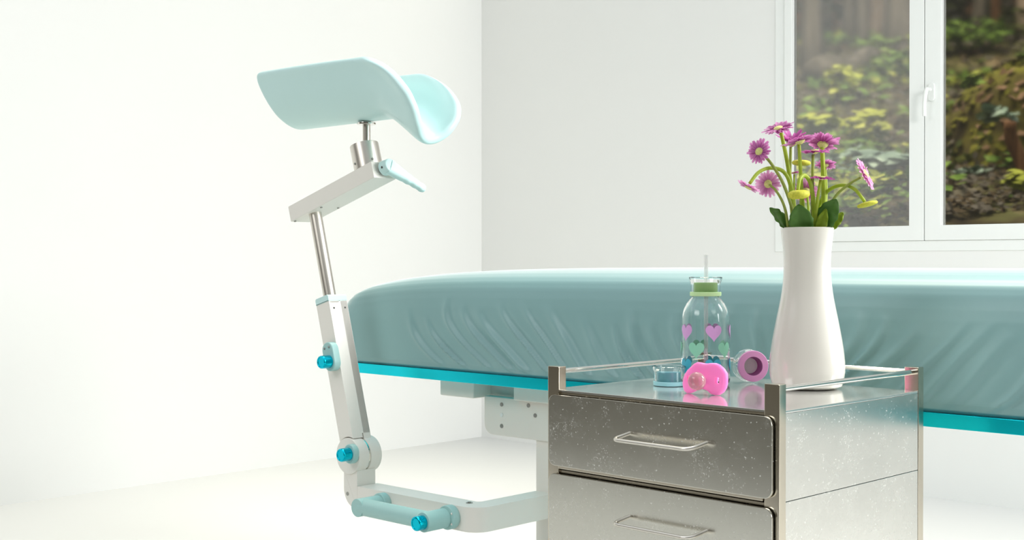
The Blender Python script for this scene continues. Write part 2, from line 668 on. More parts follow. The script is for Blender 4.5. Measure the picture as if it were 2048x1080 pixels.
def plan(nx=150, ny=22, nc=14, r=0.11):
    pts = []
    def line(p, q, n):
        for k in range(n):
            pts.append((p[0] + (q[0] - p[0]) * k / n, p[1] + (q[1] - p[1]) * k / n))
    def arc(cx, cy, a0):
        for k in range(nc):
            a = math.radians(a0 + 90 * k / nc)
            pts.append((cx + r * math.cos(a), cy + r * math.sin(a)))
    line((BX0 + r, BY0), (BX1 - r, BY0), 420)
    arc(BX1 - r, BY0 + r, 270)
    line((BX1, BY0 + r), (BX1, BY1 - r), ny)
    arc(BX1 - r, BY1 - r, 0)
    line((BX1 - r, BY1), (BX0 + r, BY1), 60)
    arc(BX0 + r, BY1 - r, 90)
    line((BX0, BY1 - r), (BX0, BY0 + r), ny)
    arc(BX0 + r, BY0 + r, 180)
    return pts


rf = random.Random(3)
FOLDS = []
x = -2.30
while x < -0.5:
    FOLDS.append((x, rf.uniform(0.55, 1.0), rf.uniform(0.008, 0.014), rf.uniform(0.62, 1.0)))
    x += rf.uniform(0.045, 0.085)


def fold(x, z):
    t = (0.872 - z) / 0.168
    if t <= 0 or t >= 1.02:
        return 0
    side = math.tanh((-1.32 - x) / 0.22)
    sh = (0.03 * t + 0.115 * t * t) * side
    d = 0
    for fx, am, w, top in FOLDS:
        u = (x - sh - fx + 0.012 * math.sin(5 * t + fx * 9)) / w
        if abs(u) < 4:
            e = max(0.0, min(1.0, (t - (1 - top) * 0.8) / 0.42)) * max(0.0, min(1.0, (1.02 - t) / 0.10))
            # sharp crest with a soft hollow behind it
            d += am * e * (math.exp(-u * u) - 0.55 * math.exp(-((u - 1.6) / 1.2) ** 2))
    return 0.0092 * d * max(0.0, min(1.0, (x + 2.36) / 0.12))


b = B()
pl = plan()
cx, cy = (BX0 + BX1) / 2, (BY0 + BY1) / 2
prof = []
for (i0, z0), (i1, z1) in zip(PROF, PROF[1:]):
    n = 6 if z1 < 0.875 else 3
    for k in range(n):
        prof.append((i0 + (i1 - i0) * k / n, z0 + (z1 - z0) * k / n))
prof.append(PROF[-1])
t = bmesh.new()
rings = []
for ins, z in prof:
    ring = []
    hx_, hy_ = (BX1 - BX0) / 2, (BY1 - BY0) / 2
    for px, py in pl:
        qx = cx + (px - cx) * (1 - ins / hx_)
        qy = cy + (py - cy) * (1 - ins / hy_)
        dl = max(0.0, qx - BX0)
        sc = 1 - 0.30 * math.exp(-dl / 0.20)
        zz = 0.694 + (z - 0.694) * sc
        if ins < 0.02 and abs(py - BY0) < 1e-6:
            qy -= fold(qx, zz)
        ring.append(t.verts.new((qx, qy, zz)))
    rings.append(ring)
n = len(pl)
for i in range(len(rings) - 1):
    for k in range(n):
        t.faces.new((rings[i][k], rings[i][(k + 1) % n], rings[i + 1][(k + 1) % n], rings[i + 1][k]))
t.faces.new(list(reversed(rings[0])))
t.faces.new(rings[-1])
b.merge(t)
obj('mattress', b, M['leather'], bed, 60)

b = B(); b.prism(rrect(BX0 + 0.045, BY0, BX1 - 0.02, BY1, 0.05), 0.0245, Matrix.Translation((0, 0, 0.6692)), 0.001)
obj('side_rail', b, M['rail'], bed)

b = B()
b.box((-2.236, 2.10, 0.624), (-2.118, 2.34, 0.669), 0.004)
obj('slide_bracket', b, M['white'], bed)
b = B(); b.box((-2.120, 2.158, 0.625), (-1.996, 2.34, 0.6695), 0.002)
obj('slide_channel', b, M['grey'], bed)
b = B(); b.box((-1.999, 2.112, 0.6285), (-1.76, 2.30, 0.6695), 0.003)
obj('support_block', b, M['white'], bed)
b = B(); b.prism(rrect(-2.113, 0.5385, -1.70, 0.6300, 0.03, rs=(0.026, 0.004, 0.004, 0.004)), 0.02, XZ(2.13), 0.0025, 3)
plate = obj('mounting_plate', b, M['white'], bed)
for (bx, bz) in ((-2.0539, 0.6129), (-2.0539, 0.588), (-2.0539, 0.5619), (-1.9676, 0.6173), (-1.9464, 0.5959)):
    b = B(); b.cyl((bx, 2.1285, bz), (bx, 2.134, bz), 0.0050, seg=20, bev=0.0006)
    obj('bolt', b, M['frame'] if abs(bz - 0.588) < 1e-3 else M['screw'], plate)
b = B(); b.box((-1.952, 2.137, 0.02), (-1.84, 2.26, 0.6295), 0.004)
obj('support_column', b, M['white'], bed)
b = B(); b.box((-1.46, 2.30, 0.02), (-1.34, 2.42, 0.669), 0.004)
obj('support_column', b, M['white'], bed)
b = B(); b.box((-2.0, 2.13, 0.0), (-0.95, 2.62, 0.035), 0.01)
obj('base_plate', b, M['grey'], bed)

# ---- leg support: angled arm, joint, post, pole, beam, rest
Yf = 1.887
AT, AB = 0.4212, 0.3668
ya, yb = Yf, 1.9500
xi, xo = -1.9489, -1.8945
out = []
for p in ((-2.293, ya), ):
    out.append(p)
for k in range(9):
    a = math.radians(-90 + 90 * k / 8)
    out.append((xo - 0.042 + 0.042 * math.cos(a), ya + 0.042 + 0.042 * math.sin(a)))
out += [(xo, 2.138), (xi, 2.138)]
for k in range(5):
    a = math.radians(0 + 90 * k / 4)
    out.append((xi - 0.008 + 0.008 * math.cos(a), yb - 0.0 + 0.0 - 0.008 + 0.008 * math.sin(a)) if k else (xi, yb - 0.0))
out = out[:-5] + [(xi, yb + 0.008), (xi - 0.003, yb + 0.002), (xi - 0.008, yb)]
out.append((-2.293, yb))
b = B(); b.prism(out, AT - AB, Matrix.Translation((0, 0, AB)), 0.0012, 2)
arm = obj('lower_arm', b, M['white'], bed)
b = B(); b.cyl((-1.955, 1.925, AT - 0.001), (-1.955, 1.925, AT + 0.0015), 0.0075, seg=24, bev=0.0005)
b.cyl((-1.955, 1.925, AT + 0.001), (-1.955, 1.925, AT + 0.003), 0.004, seg=6)
obj('screw', b, M['screw'], arm)

KC = V((-2.3235, 0, 0.4895))
KR = 0.0430
# bracket rising from the arm to the joint
b = B()
b.prism(rrect(-2.3435, AB, -2.2935, 0.458, 0.05, 8, rs=(0.045, 0.001, 0.001, 0.001)), 0.0565, XZ(Yf), 0.0012)
b.cyl((KC.x, Yf - 0.004, KC.z), (KC.x, Yf + 0.0275, KC.z), KR, bev=0.0012, seg=64)
br = obj('joint_bracket', b, M['white'], bed)
b = B(); b.cyl((-2.329, Yf - 0.001, 0.399), (-2.329, Yf + 0.002, 0.399), 0.0045, seg=20)
obj('bolt', b, M['screw'], br)
b = B(); b.cyl((KC.x, Yf + 0.026, KC.z), (KC.x, Yf + 0.033, KC.z), KR - 0.002, seg=64)
obj('joint_washer', b, M['rod'], bed)

D = V((-0.270, 0, 0.963)).normalized()      # along the post
NX = V((D.z, 0, -D.x))                       # to its right


def post_m(t0):
    """frame: x = right of the post, y = along it, z = away from the camera"""
    o = KC + D * t0
    return Matrix(((NX.x, D.x, 0, o.x), (0, 0, 1, Yf), (NX.z, D.z, 0, o.z), (0, 0, 0, 1)))


b = B()
# post with a concave foot that clears the front disc, plus the rear joint disc
foot = [(0.0255, 0.374), (-0.0255, 0.374)]
for k in range(13):
    a = math.radians(124.5 - 69 * k / 12)
    foot.append((0.0450 * math.cos(a), 0.0450 * math.sin(a)))
b.prism(foot, 0.031, post_m(0), 0.0012)
b.box((-0.0255, 0.0, 0.0335), (0.0255, 0.374, 0.056), 0.0012, mtx=post_m(0))
b.box((-0.0255, 0.0475, 0.003), (0.0255, 0.373, 0.055), 0.0, mtx=post_m(0))
b.cyl((KC.x, Yf + 0.033, KC.z), (KC.x, Yf + 0.066, KC.z), KR, bev=0.0012, seg=64)
post = obj('upper_post', b, M['white'], bed)
b = B(); b.prism(rrect(-0.0262, 0.374, 0.0262, 0.3905, 0.005, 4, rs=(0.001, 0.001, 0.006, 0.006)), 0.0575, post_m(0) @ Matrix.Translation((0, 0, -0.0008)), 0.002)
obj('post_cap', b, M['shell'], post)
for dz in (0.012, 0.046):
    b = B()
    q = KC + D * 0.356 + NX * 0.0256 + V((0, Yf + dz, 0))
    b.cyl(q - NX * 0.002, q + NX * 0.0006, 0.0024, seg=14)
    obj('screw', b, M['dark'], post)


def clamp(face, along, up=0.012, n_screw=2, depth=0.020, parent=None, klen=0.024, axis=V((0, -1, 0))):
    """oval mount with a round cyan knob; face = centre of the knob on the carrier's front face"""
    px = V((along.z, 0, -along.x))
    mt = Matrix(((px.x, along.x, 0, face.x), (0, 0, -1, face.y), (px.z, along.z, 0, face.z), (0, 0, 0, 1)))
    b = B(); b.prism(rrect(-0.0205, -0.023, 0.0205, 0.023 + up * 2, 0.0195, 8), depth, mt, 0.003, 3)
    mo = obj('knob_mount', b, M['teal'], parent)
    for sx in (-0.009, 0.009)[:n_screw]:
        b = B(); b.sphere((0, 0, 0), 0.0032, seg=12, mtx=mt @ Matrix.Translation((sx, 0.023 + up * 0.9, depth)))
        obj('screw', b, M['screw'], mo)
    k = [(0, 0), (0.0150, 0), (0.0158, 0.001), (0.0158, klen - 0.004), (0.0150, klen - 0.0012), (0.0138, klen), (0.0116, klen), (0.0108, klen - 0.0015), (0, klen - 0.0015)]
    b = B(); b.lathe(k, 40, mt @ Matrix.Translation((0, 0, depth)))
    obj('clamp_knob', b, M['knob'], mo)
    return mo


clamp(V((-2.3735, Yf, 0.712)), D, 0.012, 2, 0.020, post, 0.026)
clamp(V((-2.300, Yf - 0.004, 0.4985)), V((0.28, 0, 0.96)).normalized(), 0.0, 0, 0.016, br, 0.026)

# pole
P0 = KC + D * 0.385 + V((0, 1.913, 0))
P1 = KC + D * 0.615 + V((0, 1.913, 0))
b = B(); b.cyl(P0, P1, 0.0158, seg=48)
obj('pole', b, M['steelp'], bed)

# beam
BL = V((-2.552, Yf, 1.0504))
BD = V((0.957, 0, 0.2865)).normalized()
BN = V((-BD.z, 0, BD.x))
BM = Matrix(((BD.x, 0, BN.x, BL.x), (0, 1, 0, Yf), (BD.z, 0, BN.z, BL.z), (0, 0, 0, 1)))
b = B(); b.box((0, 0, 0), (0.335, 0.0693, 0.0402), 0.0018, mtx=BM)
beam = obj('cross_beam', b, M['white'], bed)
for (sx, sy) in ((0.008, 0.008), (0.118, 0.008), (0.118, 0.060)):
    b = B(); b.cyl(BM @ V((sx, sy, 0.001)), BM @ V((sx, sy, -0.0022)), 0.003, seg=14)
    obj('screw', b, M['screw'], beam)
CP = BM @ V((0.284, 0.0347, 0.0400))
b = B(); b.cyl(CP, CP + BN * 0.0615, 0.0345, bev=0.0012, seg=64)
coll = obj('collar', b, M['steelp'], bed)
for ang in (-100, -20):
    a = math.radians(ang)
    q = CP + BN * 0.014 + (BD * math.cos(a) + V((0, 1, 0)) * math.sin(a)) * 0.0343
    b = B(); b.sphere(q, 0.0032, seg=12)
    obj('screw', b, M['screw'], coll)
PX, PY = -2.2985, 1.9205
b = B(); b.cyl((PX, PY, 1.224), (PX, PY, 1.283), 0.0092, seg=32)
obj('swivel_pin', b, M['steelp'], bed)
b = B(); b.cyl((PX, PY, 1.2765), (PX, PY, 1.2815), 0.0225, seg=40, bev=0.001)
obj('flange', b, M['rod'], bed)

# clamping lever on the end of the beam
HB = BM @ V((0.335, 0.030, 0.021))
b = B(); b.cyl(HB, HB + BD * 0.006, 0.012, seg=24)
lev = obj('lever_hub', b, M['rubber'], bed)
b = B()
LD = (V((0.014, 0.100, -0.050)))
h0 = HB + BD * 0.006
h1 = HB + BD * 0.033
b.cyl(h0, h1, 0.0185, 0.0165, seg=36, bev=0.003)
LN = LD.normalized()
W_ = BD.cross(LN).normalized()
T_ = LN.cross(W_).normalized()
pts = []
L_ = LD.length
t = bmesh.new()
rings = []
for k in range(25):
    s_ = k / 24
    wv = 0.0185 + (0.0095 - 0.0185) * min(1, s_ * 1.4) + (0.0010 * math.cos(s_ * 34) if 0.42 < s_ < 0.95 else 0)
    tv = 0.0135 + (0.0085 - 0.0135) * s_
    if s_ > 0.96:
        wv *= 0.8; tv *= 0.8
    c = (h0 + h1) / 2 + BD * 0.003 + LD * s_
    rings.append([t.verts.new(c + W_ * wv * math.copysign(abs(math.cos(q)) ** 0.7, math.cos(q)) + T_ * tv * math.copysign(abs(math.sin(q)) ** 0.7, math.sin(q))) for q in [2 * PI * j / 20 for j in range(20)]])
for i in range(24):
    for j in range(20):
        t.faces.new((rings[i][j], rings[i][(j + 1) % 20], rings[i + 1][(j + 1) % 20], rings[i + 1][j]))
t.faces.new(rings[-1]); t.faces.new(list(reversed(rings[0])))
bmesh.ops.recalc_face_normals(t, faces=t.faces)
b.merge(t)
lv = obj('clamping_lever', b, M['shell'], bed, 60)
b = B()
q = (h0 + h1) / 2 - V((0, 0.0165, 0.002))
b.cyl(q + V((0, 0.002, 0)), q - V((0, 0.0012, 0)), 0.0028, seg=14)
obj('screw', b, M['dark'], lv)

# leg rest: a trough with a flared lip
ZB = 1.2830
XR = [(0, -2.072), (0.15, -2.054), (0.35, -2.046), (0.55, -2.058), (0.72, -2.088), (0.84, -2.125), (0.92, -2.165), (0.97, -2.20), (1.0, -2.245)]
XL = [(0, -2.568), (0.2, -2.585), (0.5, -2.602), (0.78, -2.617), (0.90, -2.616), (0.96, -2.610), (1.0, -2.592)]
LC = 1.9195


def rest(u, v):
    th = (v - 0.5) * PI * 0.98
    g = 1 - math.cos(th)
    x0_, x1_ = lerp_tab(XL, g), lerp_tab(XR, g)
    xx = x0_ + (x1_ - x0_) * u
    yy = LC + 0.0765 * math.sin(th) * (1 + 0.08 * g)
    zz = ZB + 0.011 + 0.1345 * g - (0.022 * g if v > 0.5 else 0) - 0.012 * g * max(0, (xx + 2.62) / 0.4) ** 2 * 0.6
    sdrop = max(0.0, min(1.0, (xx + 2.205) / 0.135))
    sdrop = sdrop * sdrop * (3 - 2 * sdrop) * 0.92 + 0.08 * sdrop
    zz -= 0.064 * sdrop * max(0.0, 1 - g) ** 0.9
    sm = lambda q: (lambda c: c * c * (3 - 2 * c))(max(0.0, min(1.0, q)))
    fl = 0.0075 * max(sm((g - 0.80) / 0.16), sm((u - 0.90) / 0.09))
    return V((xx, yy + fl * math.sin(th), zz - fl * math.cos(th)))


b = B(); b.grid(30, 29, rest)
obj('leg_rest', b, M['shell'], bed, 180, solid=0.022, sub=2)

# hand grip on the arm
GZ, GYo = 0.3950, 1.822
gx0, gx1 = -2.194, -1.974
b = B()
b.cyl((gx0, Yf + 0.001, GZ), (gx0, GYo - 0.018, GZ), 0.0205, bev=0.0015, seg=48)
b.cyl((gx1, Yf + 0.001, GZ - 0.001), (gx1, GYo - 0.018, GZ - 0.001), 0.0215, bev=0.0015, seg=48)
b.cyl((gx0, Yf + 0.001, GZ), (gx0, Yf - 0.020, GZ), 0.0245, bev=0.003, seg=48)
b.cyl((gx1 + 0.004, Yf + 0.001, GZ), (gx1 + 0.004, Yf - 0.020, GZ), 0.0265, bev=0.003, seg=48)
b.cyl((gx0, GYo, GZ), (gx1, GYo, GZ), 0.0195, seg=48)
grip = obj('grip_handle', b, M['teal'], bed)
for dz in (-0.011, 0.011):
    b = B(); b.sphere((gx1 + 0.0225, Yf - 0.0185, GZ + dz), 0.0032, seg=12)
    obj('screw', b, M['rod'], grip)
b = B()
k = [(0, 0), (0.0150, 0), (0.0158, 0.001), (0.0158, 0.018), (0.0150, 0.0205), (0.0138, 0.0215), (0.0116, 0.0215), (0.0108, 0.020), (0, 0.020)]
b.lathe(k, 40, Matrix.Translation((gx1, GYo - 0.018, GZ - 0.001)) @ Matrix.Rotation(PI / 2, 4, 'X'))
obj('grip_button', b, M['knob'], grip)

# ------------------------------------------------------------------ the steel trolley
TR = -0.030266
O = V((-0.9112, 1.5047, 0.7451))
EX = V((math.cos(TR), math.sin(TR), 0))
EY = V((-math.sin(TR), math.cos(TR), 0))
HW, HD, TZ = 0.219, 0.195, 0.7451
TO = O - EX * HW + EY * HD


def tw(x, y, z=0.0):
    """trolley survey coordinates (from its front right corner) to world"""
    return O + EX * x + EY * y + V((0, 0, z))


def tl(x, y, z=0.0):
    return V((x + HW, y - HD, z + TZ))


tro = thing('drawer_trolley', 'scratched stainless steel drawer trolley with guard rails, in front of the bed', 'trolley', (TO.x, TO.y, 0), TR)


def tpart(name, b, m, parent=None, smooth=40):
    return obj(name, b, m, parent or tro, smooth, local=True)


FY = -0.0124                                # front of the posts
for i, (px, py) in enumerate(((-0.0245, FY), (-0.4370, FY), (-0.0245, 0.3840), (-0.4370, 0.3840))):
    b = B(); b.box(tl(px, py, -0.645), tl(px + 0.0245, py + 0.0175, 0.0372), 0.0014)
    tpart('post', b, M['post'])
b = B(); b.box(tl(-0.436, -0.0085, -0.004), tl(-0.001, 0.384, 0.0), 0.0008)
tpart('top_plate', b, M['top'])
for nm, x0, x1 in (('side_panel', -0.0045, -0.0008), ('side_panel', -0.4362, -0.4325)):
    b = B()
    for k in range(5):
        b.box(tl(x0, 0.0025, -0.1262 * (k + 1) + 0.0004), tl(x1, 0.3835, -0.1262 * k - (0.0042 if k == 0 else 0.0004)), 0.0006)
    tpart(nm, b, M['side'])
b = B(); b.box(tl(-0.415, 0.380, -0.63), tl(-0.022, 0.384, -0.004))
tpart('back_panel', b, M['post'])
b = B()
b.box(tl(-0.432, 0.004, -0.632), tl(-0.005, 0.38, -0.626))
for k in range(6):
    z = -0.1262 * k
    b.box(tl(-0.4130, -0.0085, z - 0.0085), tl(-0.0244, 0.02, z - 0.0022), 0.0006)
tpart('carcass', b, M['post'])


def drawer(zt, label=None):
    b = B()
    mt = Matrix(((1, 0, 0, 0), (0, 0, 1, 0), (0, 1, 0, 0), (0, 0, 0, 1)))
    p0, p1 = tl(-0.4285, -0.0198, zt - 0.1135), tl(-0.0068, -0.0198, zt)
    b.prism(rrect(p0.x, p0.z, p1.x, p1.z, 0.013, 8), 0.0045, mt @ Matrix.Translation((0, 0, p0.y)), 0.0009, 2)
    o = tpart('drawer', b, M['drawer'])
    b = B()
    q0, q1 = tl(-0.412, -0.0150, zt - 0.1185), tl(-0.0250, 0.36, zt - 0.010)
    b.box(q0, q1, 0.001)
    tpart('drawer_box', b, M['post'], o)
    zc = zt - 0.0455
    b = B()
    path = fillet([tl(-0.2585, -0.0150, zc + 0.000), tl(-0.2670, -0.052, zc - 0.0085), tl(-0.1240, -0.052, zc - 0.0085), tl(-0.1155, -0.0150, zc)], 0.014, 7)
    b.tube(path, 0.0029, 16)
    tpart('handle', b, M['steelp'], o)
    return o


d0 = drawer(-0.0072)
for k in range(1, 5):
    for ch in [d0]:
        c = ch.copy(); C.objects.link(c); c.location.z -= 0.1262 * k
        for g in ch.children:
            q = g.copy(); C.objects.link(q); q.parent = c
RZ = 0.0292
b = B(); b.cyl(tl(-0.0100, 0.004, RZ), tl(-0.0100, 0.386, RZ), 0.0040, seg=20); tpart('guard_rail', b, M['rod'])
b = B(); b.cyl(tl(-0.4200, 0.004, RZ), tl(-0.4200, 0.386, RZ), 0.0040, seg=20); tpart('guard_rail', b, M['rod'])
b = B(); b.cyl(tl(-0.4150, 0.3925, RZ), tl(-0.0220, 0.3925, RZ), 0.0040, seg=20); tpart('guard_rail', b, M['rod'])
for (px, py) in ((-0.03, 0.02), (-0.41, 0.02), (-0.03, 0.37), (-0.41, 0.37)):
    q = tl(px, py, 0)
    b = B()
    b.cyl((q.x - 0.012, q.y, 0.038), (q.x + 0.012, q.y, 0.038), 0.038, seg=32, bev=0.004)
    b.cyl((q.x, q.y, 0.06), (q.x, q.y, 0.115), 0.009, seg=16)
    b.box((q.x - 0.018, q.y - 0.02, 0.055), (q.x + 0.018, q.y + 0.02, 0.082), 0.003)
    tpart('caster', b, M['rubber'])

# ------------------------------------------------------------------ things on the trolley top
def cap_parts(mtx, cin, cring, parent, glassname='clear_cover'):
    mtx = mtx @ Matrix.Diagonal((1, 1, 0.89, 1))
    """bottle lid: open base ring, coloured insert, flared clear cover; +z is its top"""
    b = B()
    b.lathe([(0.0160, 0.0), (0.0255, 0.0), (0.0262, 0.0008), (0.0262, 0.0070), (0.0255, 0.0078), (0.0200, 0.0078), (0.0200, 0.0070), (0.0160, 0.0070), (0.0160, 0.0)], 56, mtx)
    r = obj('lid_ring', b, cring, parent)
    b = B()
    b.lathe([(0.0160, 0.0005), (0.0200, 0.0072), (0.0200, 0.0245), (0.0188, 0.0262), (0.0100, 0.0262), (0.0096, 0.0250), (0.0140, 0.0220), (0.0160, 0.0040), (0.0160, 0.0005)], 56, mtx)
    obj('lid_insert', b, cin, parent)
    b = B()
    b.lathe([(0.0246, 0.0080), (0.0248, 0.0200), (0.0256, 0.0270), (0.0276, 0.0320), (0.0278, 0.0352), (0.0268, 0.0358), (0.0256, 0.0352),
             (0.0240, 0.0285), (0.0232, 0.0200), (0.0230, 0.0080), (0.0246, 0.0080)], 56, mtx)
    obj(glassname, b, M['clear'], parent)
    b = B(); b.cyl(mtx @ V((0, 0, 0.0225)), mtx @ V((0, 0, 0.0245)), 0.0142, seg=32)  # pale filler disc added for the clear top seen through the bore
    obj('lid_filler', b, M['frame'], parent)


# water bottle
bw = tw(-0.3050, 0.2330, 0.0005)
bot = thing('water_bottle', 'clear bottle printed with pastel hearts, green lid and straw, on the trolley', 'bottle', bw)
R0 = 0.0408
body = [(0, 0.0022), (R0 - 0.006, 0.0002), (R0 - 0.001, 0.003), (R0, 0.008), (R0, 0.104), (R0 - 0.0008, 0.113), (R0 - 0.0026, 0.121), (R0 - 0.0052, 0.128), (R0 - 0.0090, 0.135),
        (R0 - 0.0140, 0.1415), (0.0220, 0.1465), (0.0212, 0.149), (0.0212, 0.154), (0.0196, 0.154), (0.0196, 0.148), (0.0215, 0.1445), (R0 - 0.0158, 0.1395), (R0 - 0.0110, 0.133), (R0 - 0.0074, 0.1265),
        (R0 - 0.0048, 0.120), (R0 - 0.003, 0.1125), (R0 - 0.0022, 0.104), (R0 - 0.0022, 0.010), (R0 - 0.006, 0.006), (0, 0.006)]
b = B(); b.lathe(body, 72, Matrix.Translation(bw))
# printed hearts wrap the glass
toCam = math.atan2(EYE.y - bw.y, EYE.x - bw.x)


def heart(b, ang, zc, size, mi):
    t = bmesh.new()
    c = None
    def pt(x, y):
        a = ang + x / R0
        r = R0 + 0.00025
        return V((bw.x + r * math.cos(a), bw.y + r * math.sin(a), bw.z + zc + y))
    out = []
    n = 40
    for k in range(n):
        q = 2 * PI * k / n
        hx = 16 * math.sin(q) ** 3
        hy = 13 * math.cos(q) - 5 * math.cos(2 * q) - 2 * math.cos(3 * q) - math.cos(4 * q)
        out.append((hx / 16 * size, (hy / 16) * size * 1.1))
    cv = t.verts.new(pt(0, 0))
    rings = []
    for s_ in (0.35, 0.7, 1.0):
        rings.append([t.verts.new(pt(x * s_, y * s_)) for x, y in out])
    for k in range(n):
        t.faces.new((cv, rings[0][k], rings[0][(k + 1) % n]))
        for i in (0, 1):
            t.faces.new((rings[i][k], rings[i + 1][k], rings[i + 1][(k + 1) % n], rings[i][(k + 1) % n]))
    b.mi = mi
    b.merge(t)
    b.mi = 0


for row, (zc, off, mi) in enumerate(((0.0885, 0.344, 1), (0.0600, -0.387, 2), (0.0325, 0.32, 3))):
    for k in range(5):
        heart(b, toCam + off + k * 2 * PI / 5, zc, 0.0140, mi)
obj('bottle_body', b, [M['bottle'], M['hlilac'], M['hmint'], M['hblue']], bot, 50)
cap_parts(Matrix.Translation(bw + V((0, 0, 0.1475))), M['green'], M['greenr'], bot, 'lid_cover')
b = B(); b.cyl(bw + V((0.001, 0, 0.012)), bw + V((0.001, 0.0, 0.2165)), 0.0036, seg=20)
obj('straw', b, M['straw'], bot)

# two loose lids
lw = tw(-0.3320, 0.1690, 0.0002)
lid = thing('bottle_lid', 'blue lid with clear cover standing upright left of the pink pacifier', 'bottle lid', lw)
cap_parts(Matrix.Translation(lw + V((0, 0, 0.0005))), M['blue'], M['bluer'], lid)
pw = tw(-0.2600, 0.3020)
ax = (pw - EYE); ax.z = 0; ax.normalize()
rt = V((ax.y, -ax.x, 0))
zd = (ax * 0.94 - rt * 0.30 + V((0, 0, -0.03))).normalized()
q = zd.to_track_quat('Z', 'Y').to_matrix().to_4x4()
lid2 = thing('bottle_lid', 'purple lid lying on its side left of the white vase, open base facing forward', 'bottle lid', pw)
cap_parts(Matrix.Translation(pw + V((0, 0, 0.0291)) - zd * 0.010) @ q, M['purple'], M['purpler'], lid2)

# pacifier
PA = V((-1.1438, 1.6013, 0.7451))
PU = V((0.991193, 0.132427, 0))
PN = V((0.132427, -0.991193, 0))
pac = thing('pacifier', 'bright pink pacifier standing on edge at the front of the trolley top', 'pacifier', PA + PU * 0.028)
ol = [(-0.0099, 0.015), (-0.0085, 0.0226), (-0.0053, 0.0294), (-0.0001, 0.0362), (0.0073, 0.0422), (0.0125, 0.0467), (0.0188, 0.0498), (0.025, 0.0496), (0.0312, 0.0485),
      (0.0363, 0.0485), (0.0425, 0.0495), (0.0496, 0.0496), (0.0558, 0.0474), (0.0629, 0.0413), (0.0672, 0.0341), (0.0676, 0.0268), (0.0675, 0.0194), (0.0660, 0.012),
      (0.0619, 0.0053), (0.0558, 0.0010), (0.0497, 0.0003), (0.0436, 0.0014), (0.0374, 0.0062), (0.0302, 0.0088), (0.0219, 0.0078), (0.0146, 0.0040), (0.0063, 0.0007),
      (-0.0011, 0.0004), (-0.0064, 0.0035), (-0.009, 0.009)]
oc = V((0.029, 0.025))
t = bmesh.new()


def shield_pt(u, w, s_):
    q = V((oc.x + (u - oc.x) * s_, oc.y + (w - oc.y) * s_))
    bow = 0.006 * ((q.x - oc.x) / 0.038) ** 2          # the wings bend back
    return q, bow


def pslot(cu, cw, a, h, k, n):
    q = 2 * PI * k / n
    return (cu + a * math.cos(q), cw + h * math.sin(q))


no = len(ol)
layers = []
for s_, dn in ((0.30, 0.0042), (0.60, 0.0046), (0.86, 0.0044), (0.955, 0.0034), (1.0, 0.0008), (1.0, -0.0012), (0.955, -0.0038), (0.86, -0.0046), (0.5, -0.0046)):
    ring = []
    for u, w in ol:
        q, bow = shield_pt(u, w, s_)
        p = PA + PU * q.x + V((0, 0, q.y)) + PN * (dn - bow)
        ring.append(t.verts.new(p))
    layers.append(ring)
for i in range(len(layers) - 1):
    for k in range(no):
        t.faces.new((layers[i][k], layers[i][(k + 1) % no], layers[i + 1][(k + 1) % no], layers[i + 1][k]))
t.faces.new(layers[0]); t.faces.new(layers[-1])
bmesh.ops.recalc_face_normals(t, faces=t.faces)
b = B(); b.merge(t)
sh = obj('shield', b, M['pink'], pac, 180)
PM = Matrix(((PU.x, 0, PN.x, 0), (PU.y, 0, PN.y, 0), (0, 1, 0, 0), (0, 0, 0, 1)))
# air slots cut through the shield
for cu, cw in ((0.0535, 0.0232), (0.0045, 0.0232)):
    b = B(); b.prism(rrect(-0.0032, -0.0055, 0.0032, 0.0055, 0.003, 6), 0.03, Matrix.Translation(PA + PU * cu + V((0, 0, cw)) - PN * 0.018) @ PM)
    cut = obj('cutter', b, M['pink'])
    md = sh.modifiers.new('slot', 'BOOLEAN'); md.operation = 'DIFFERENCE'; md.object = cut; md.solver = 'EXACT'
    bpy.context.view_layer.update()
    # the cutter works in the world while the shield sits in the pacifier's frame
    dg = bpy.context.evaluated_depsgraph_get()
    me2 = bpy.data.meshes.new_from_object(sh.evaluated_get(dg))
    sh.modifiers.clear()
    sh.data = me2
    bpy.data.objects.remove(cut)
sh.data.polygons.foreach_set('use_smooth', [True] * len(sh.data.polygons))
sh.data.set_sharp_from_angle(angle=math.radians(45))
b = B()
c0 = PA + PU * 0.0262 + V((0, 0, 0.0225)) + PN * 0.003
q = (PN * 0.97 + PU * 0.22 + V((0, 0, 0.02))).to_track_quat('Z', 'Y').to_matrix().to_4x4()
b.lathe([(0.0085, 0), (0.0070, 0.004), (0.0068, 0.007), (0.0090, 0.0115), (0.0118, 0.0165), (0.0128, 0.0215), (0.0118, 0.0265), (0.0080, 0.0305), (0.0, 0.0318)], 36, Matrix.Translation(c0) @ q @ Matrix.Scale(1.1, 4))
obj('teat', b, M['bulb'], pac, 180)
b = B()
hp = [PA + PU * (0.029 + 0.016 * math.cos(k * 2 * PI / 28)) + V((0, 0, 0.024 + 0.015 * math.sin(k * 2 * PI / 28))) - PN * (0.016 + 0.006 * math.sin(k * 2 * PI / 28)) for k in range(29)]
b.tube(hp, 0.0022, 10)
b.cyl(PA + PU * 0.029 + V((0, 0, 0.0245)) - PN * 0.003, PA + PU * 0.029 + V((0, 0, 0.0245)) - PN * 0.012, 0.011, seg=28, bev=0.002)
obj('ring_handle', b, M['pink'], pac)

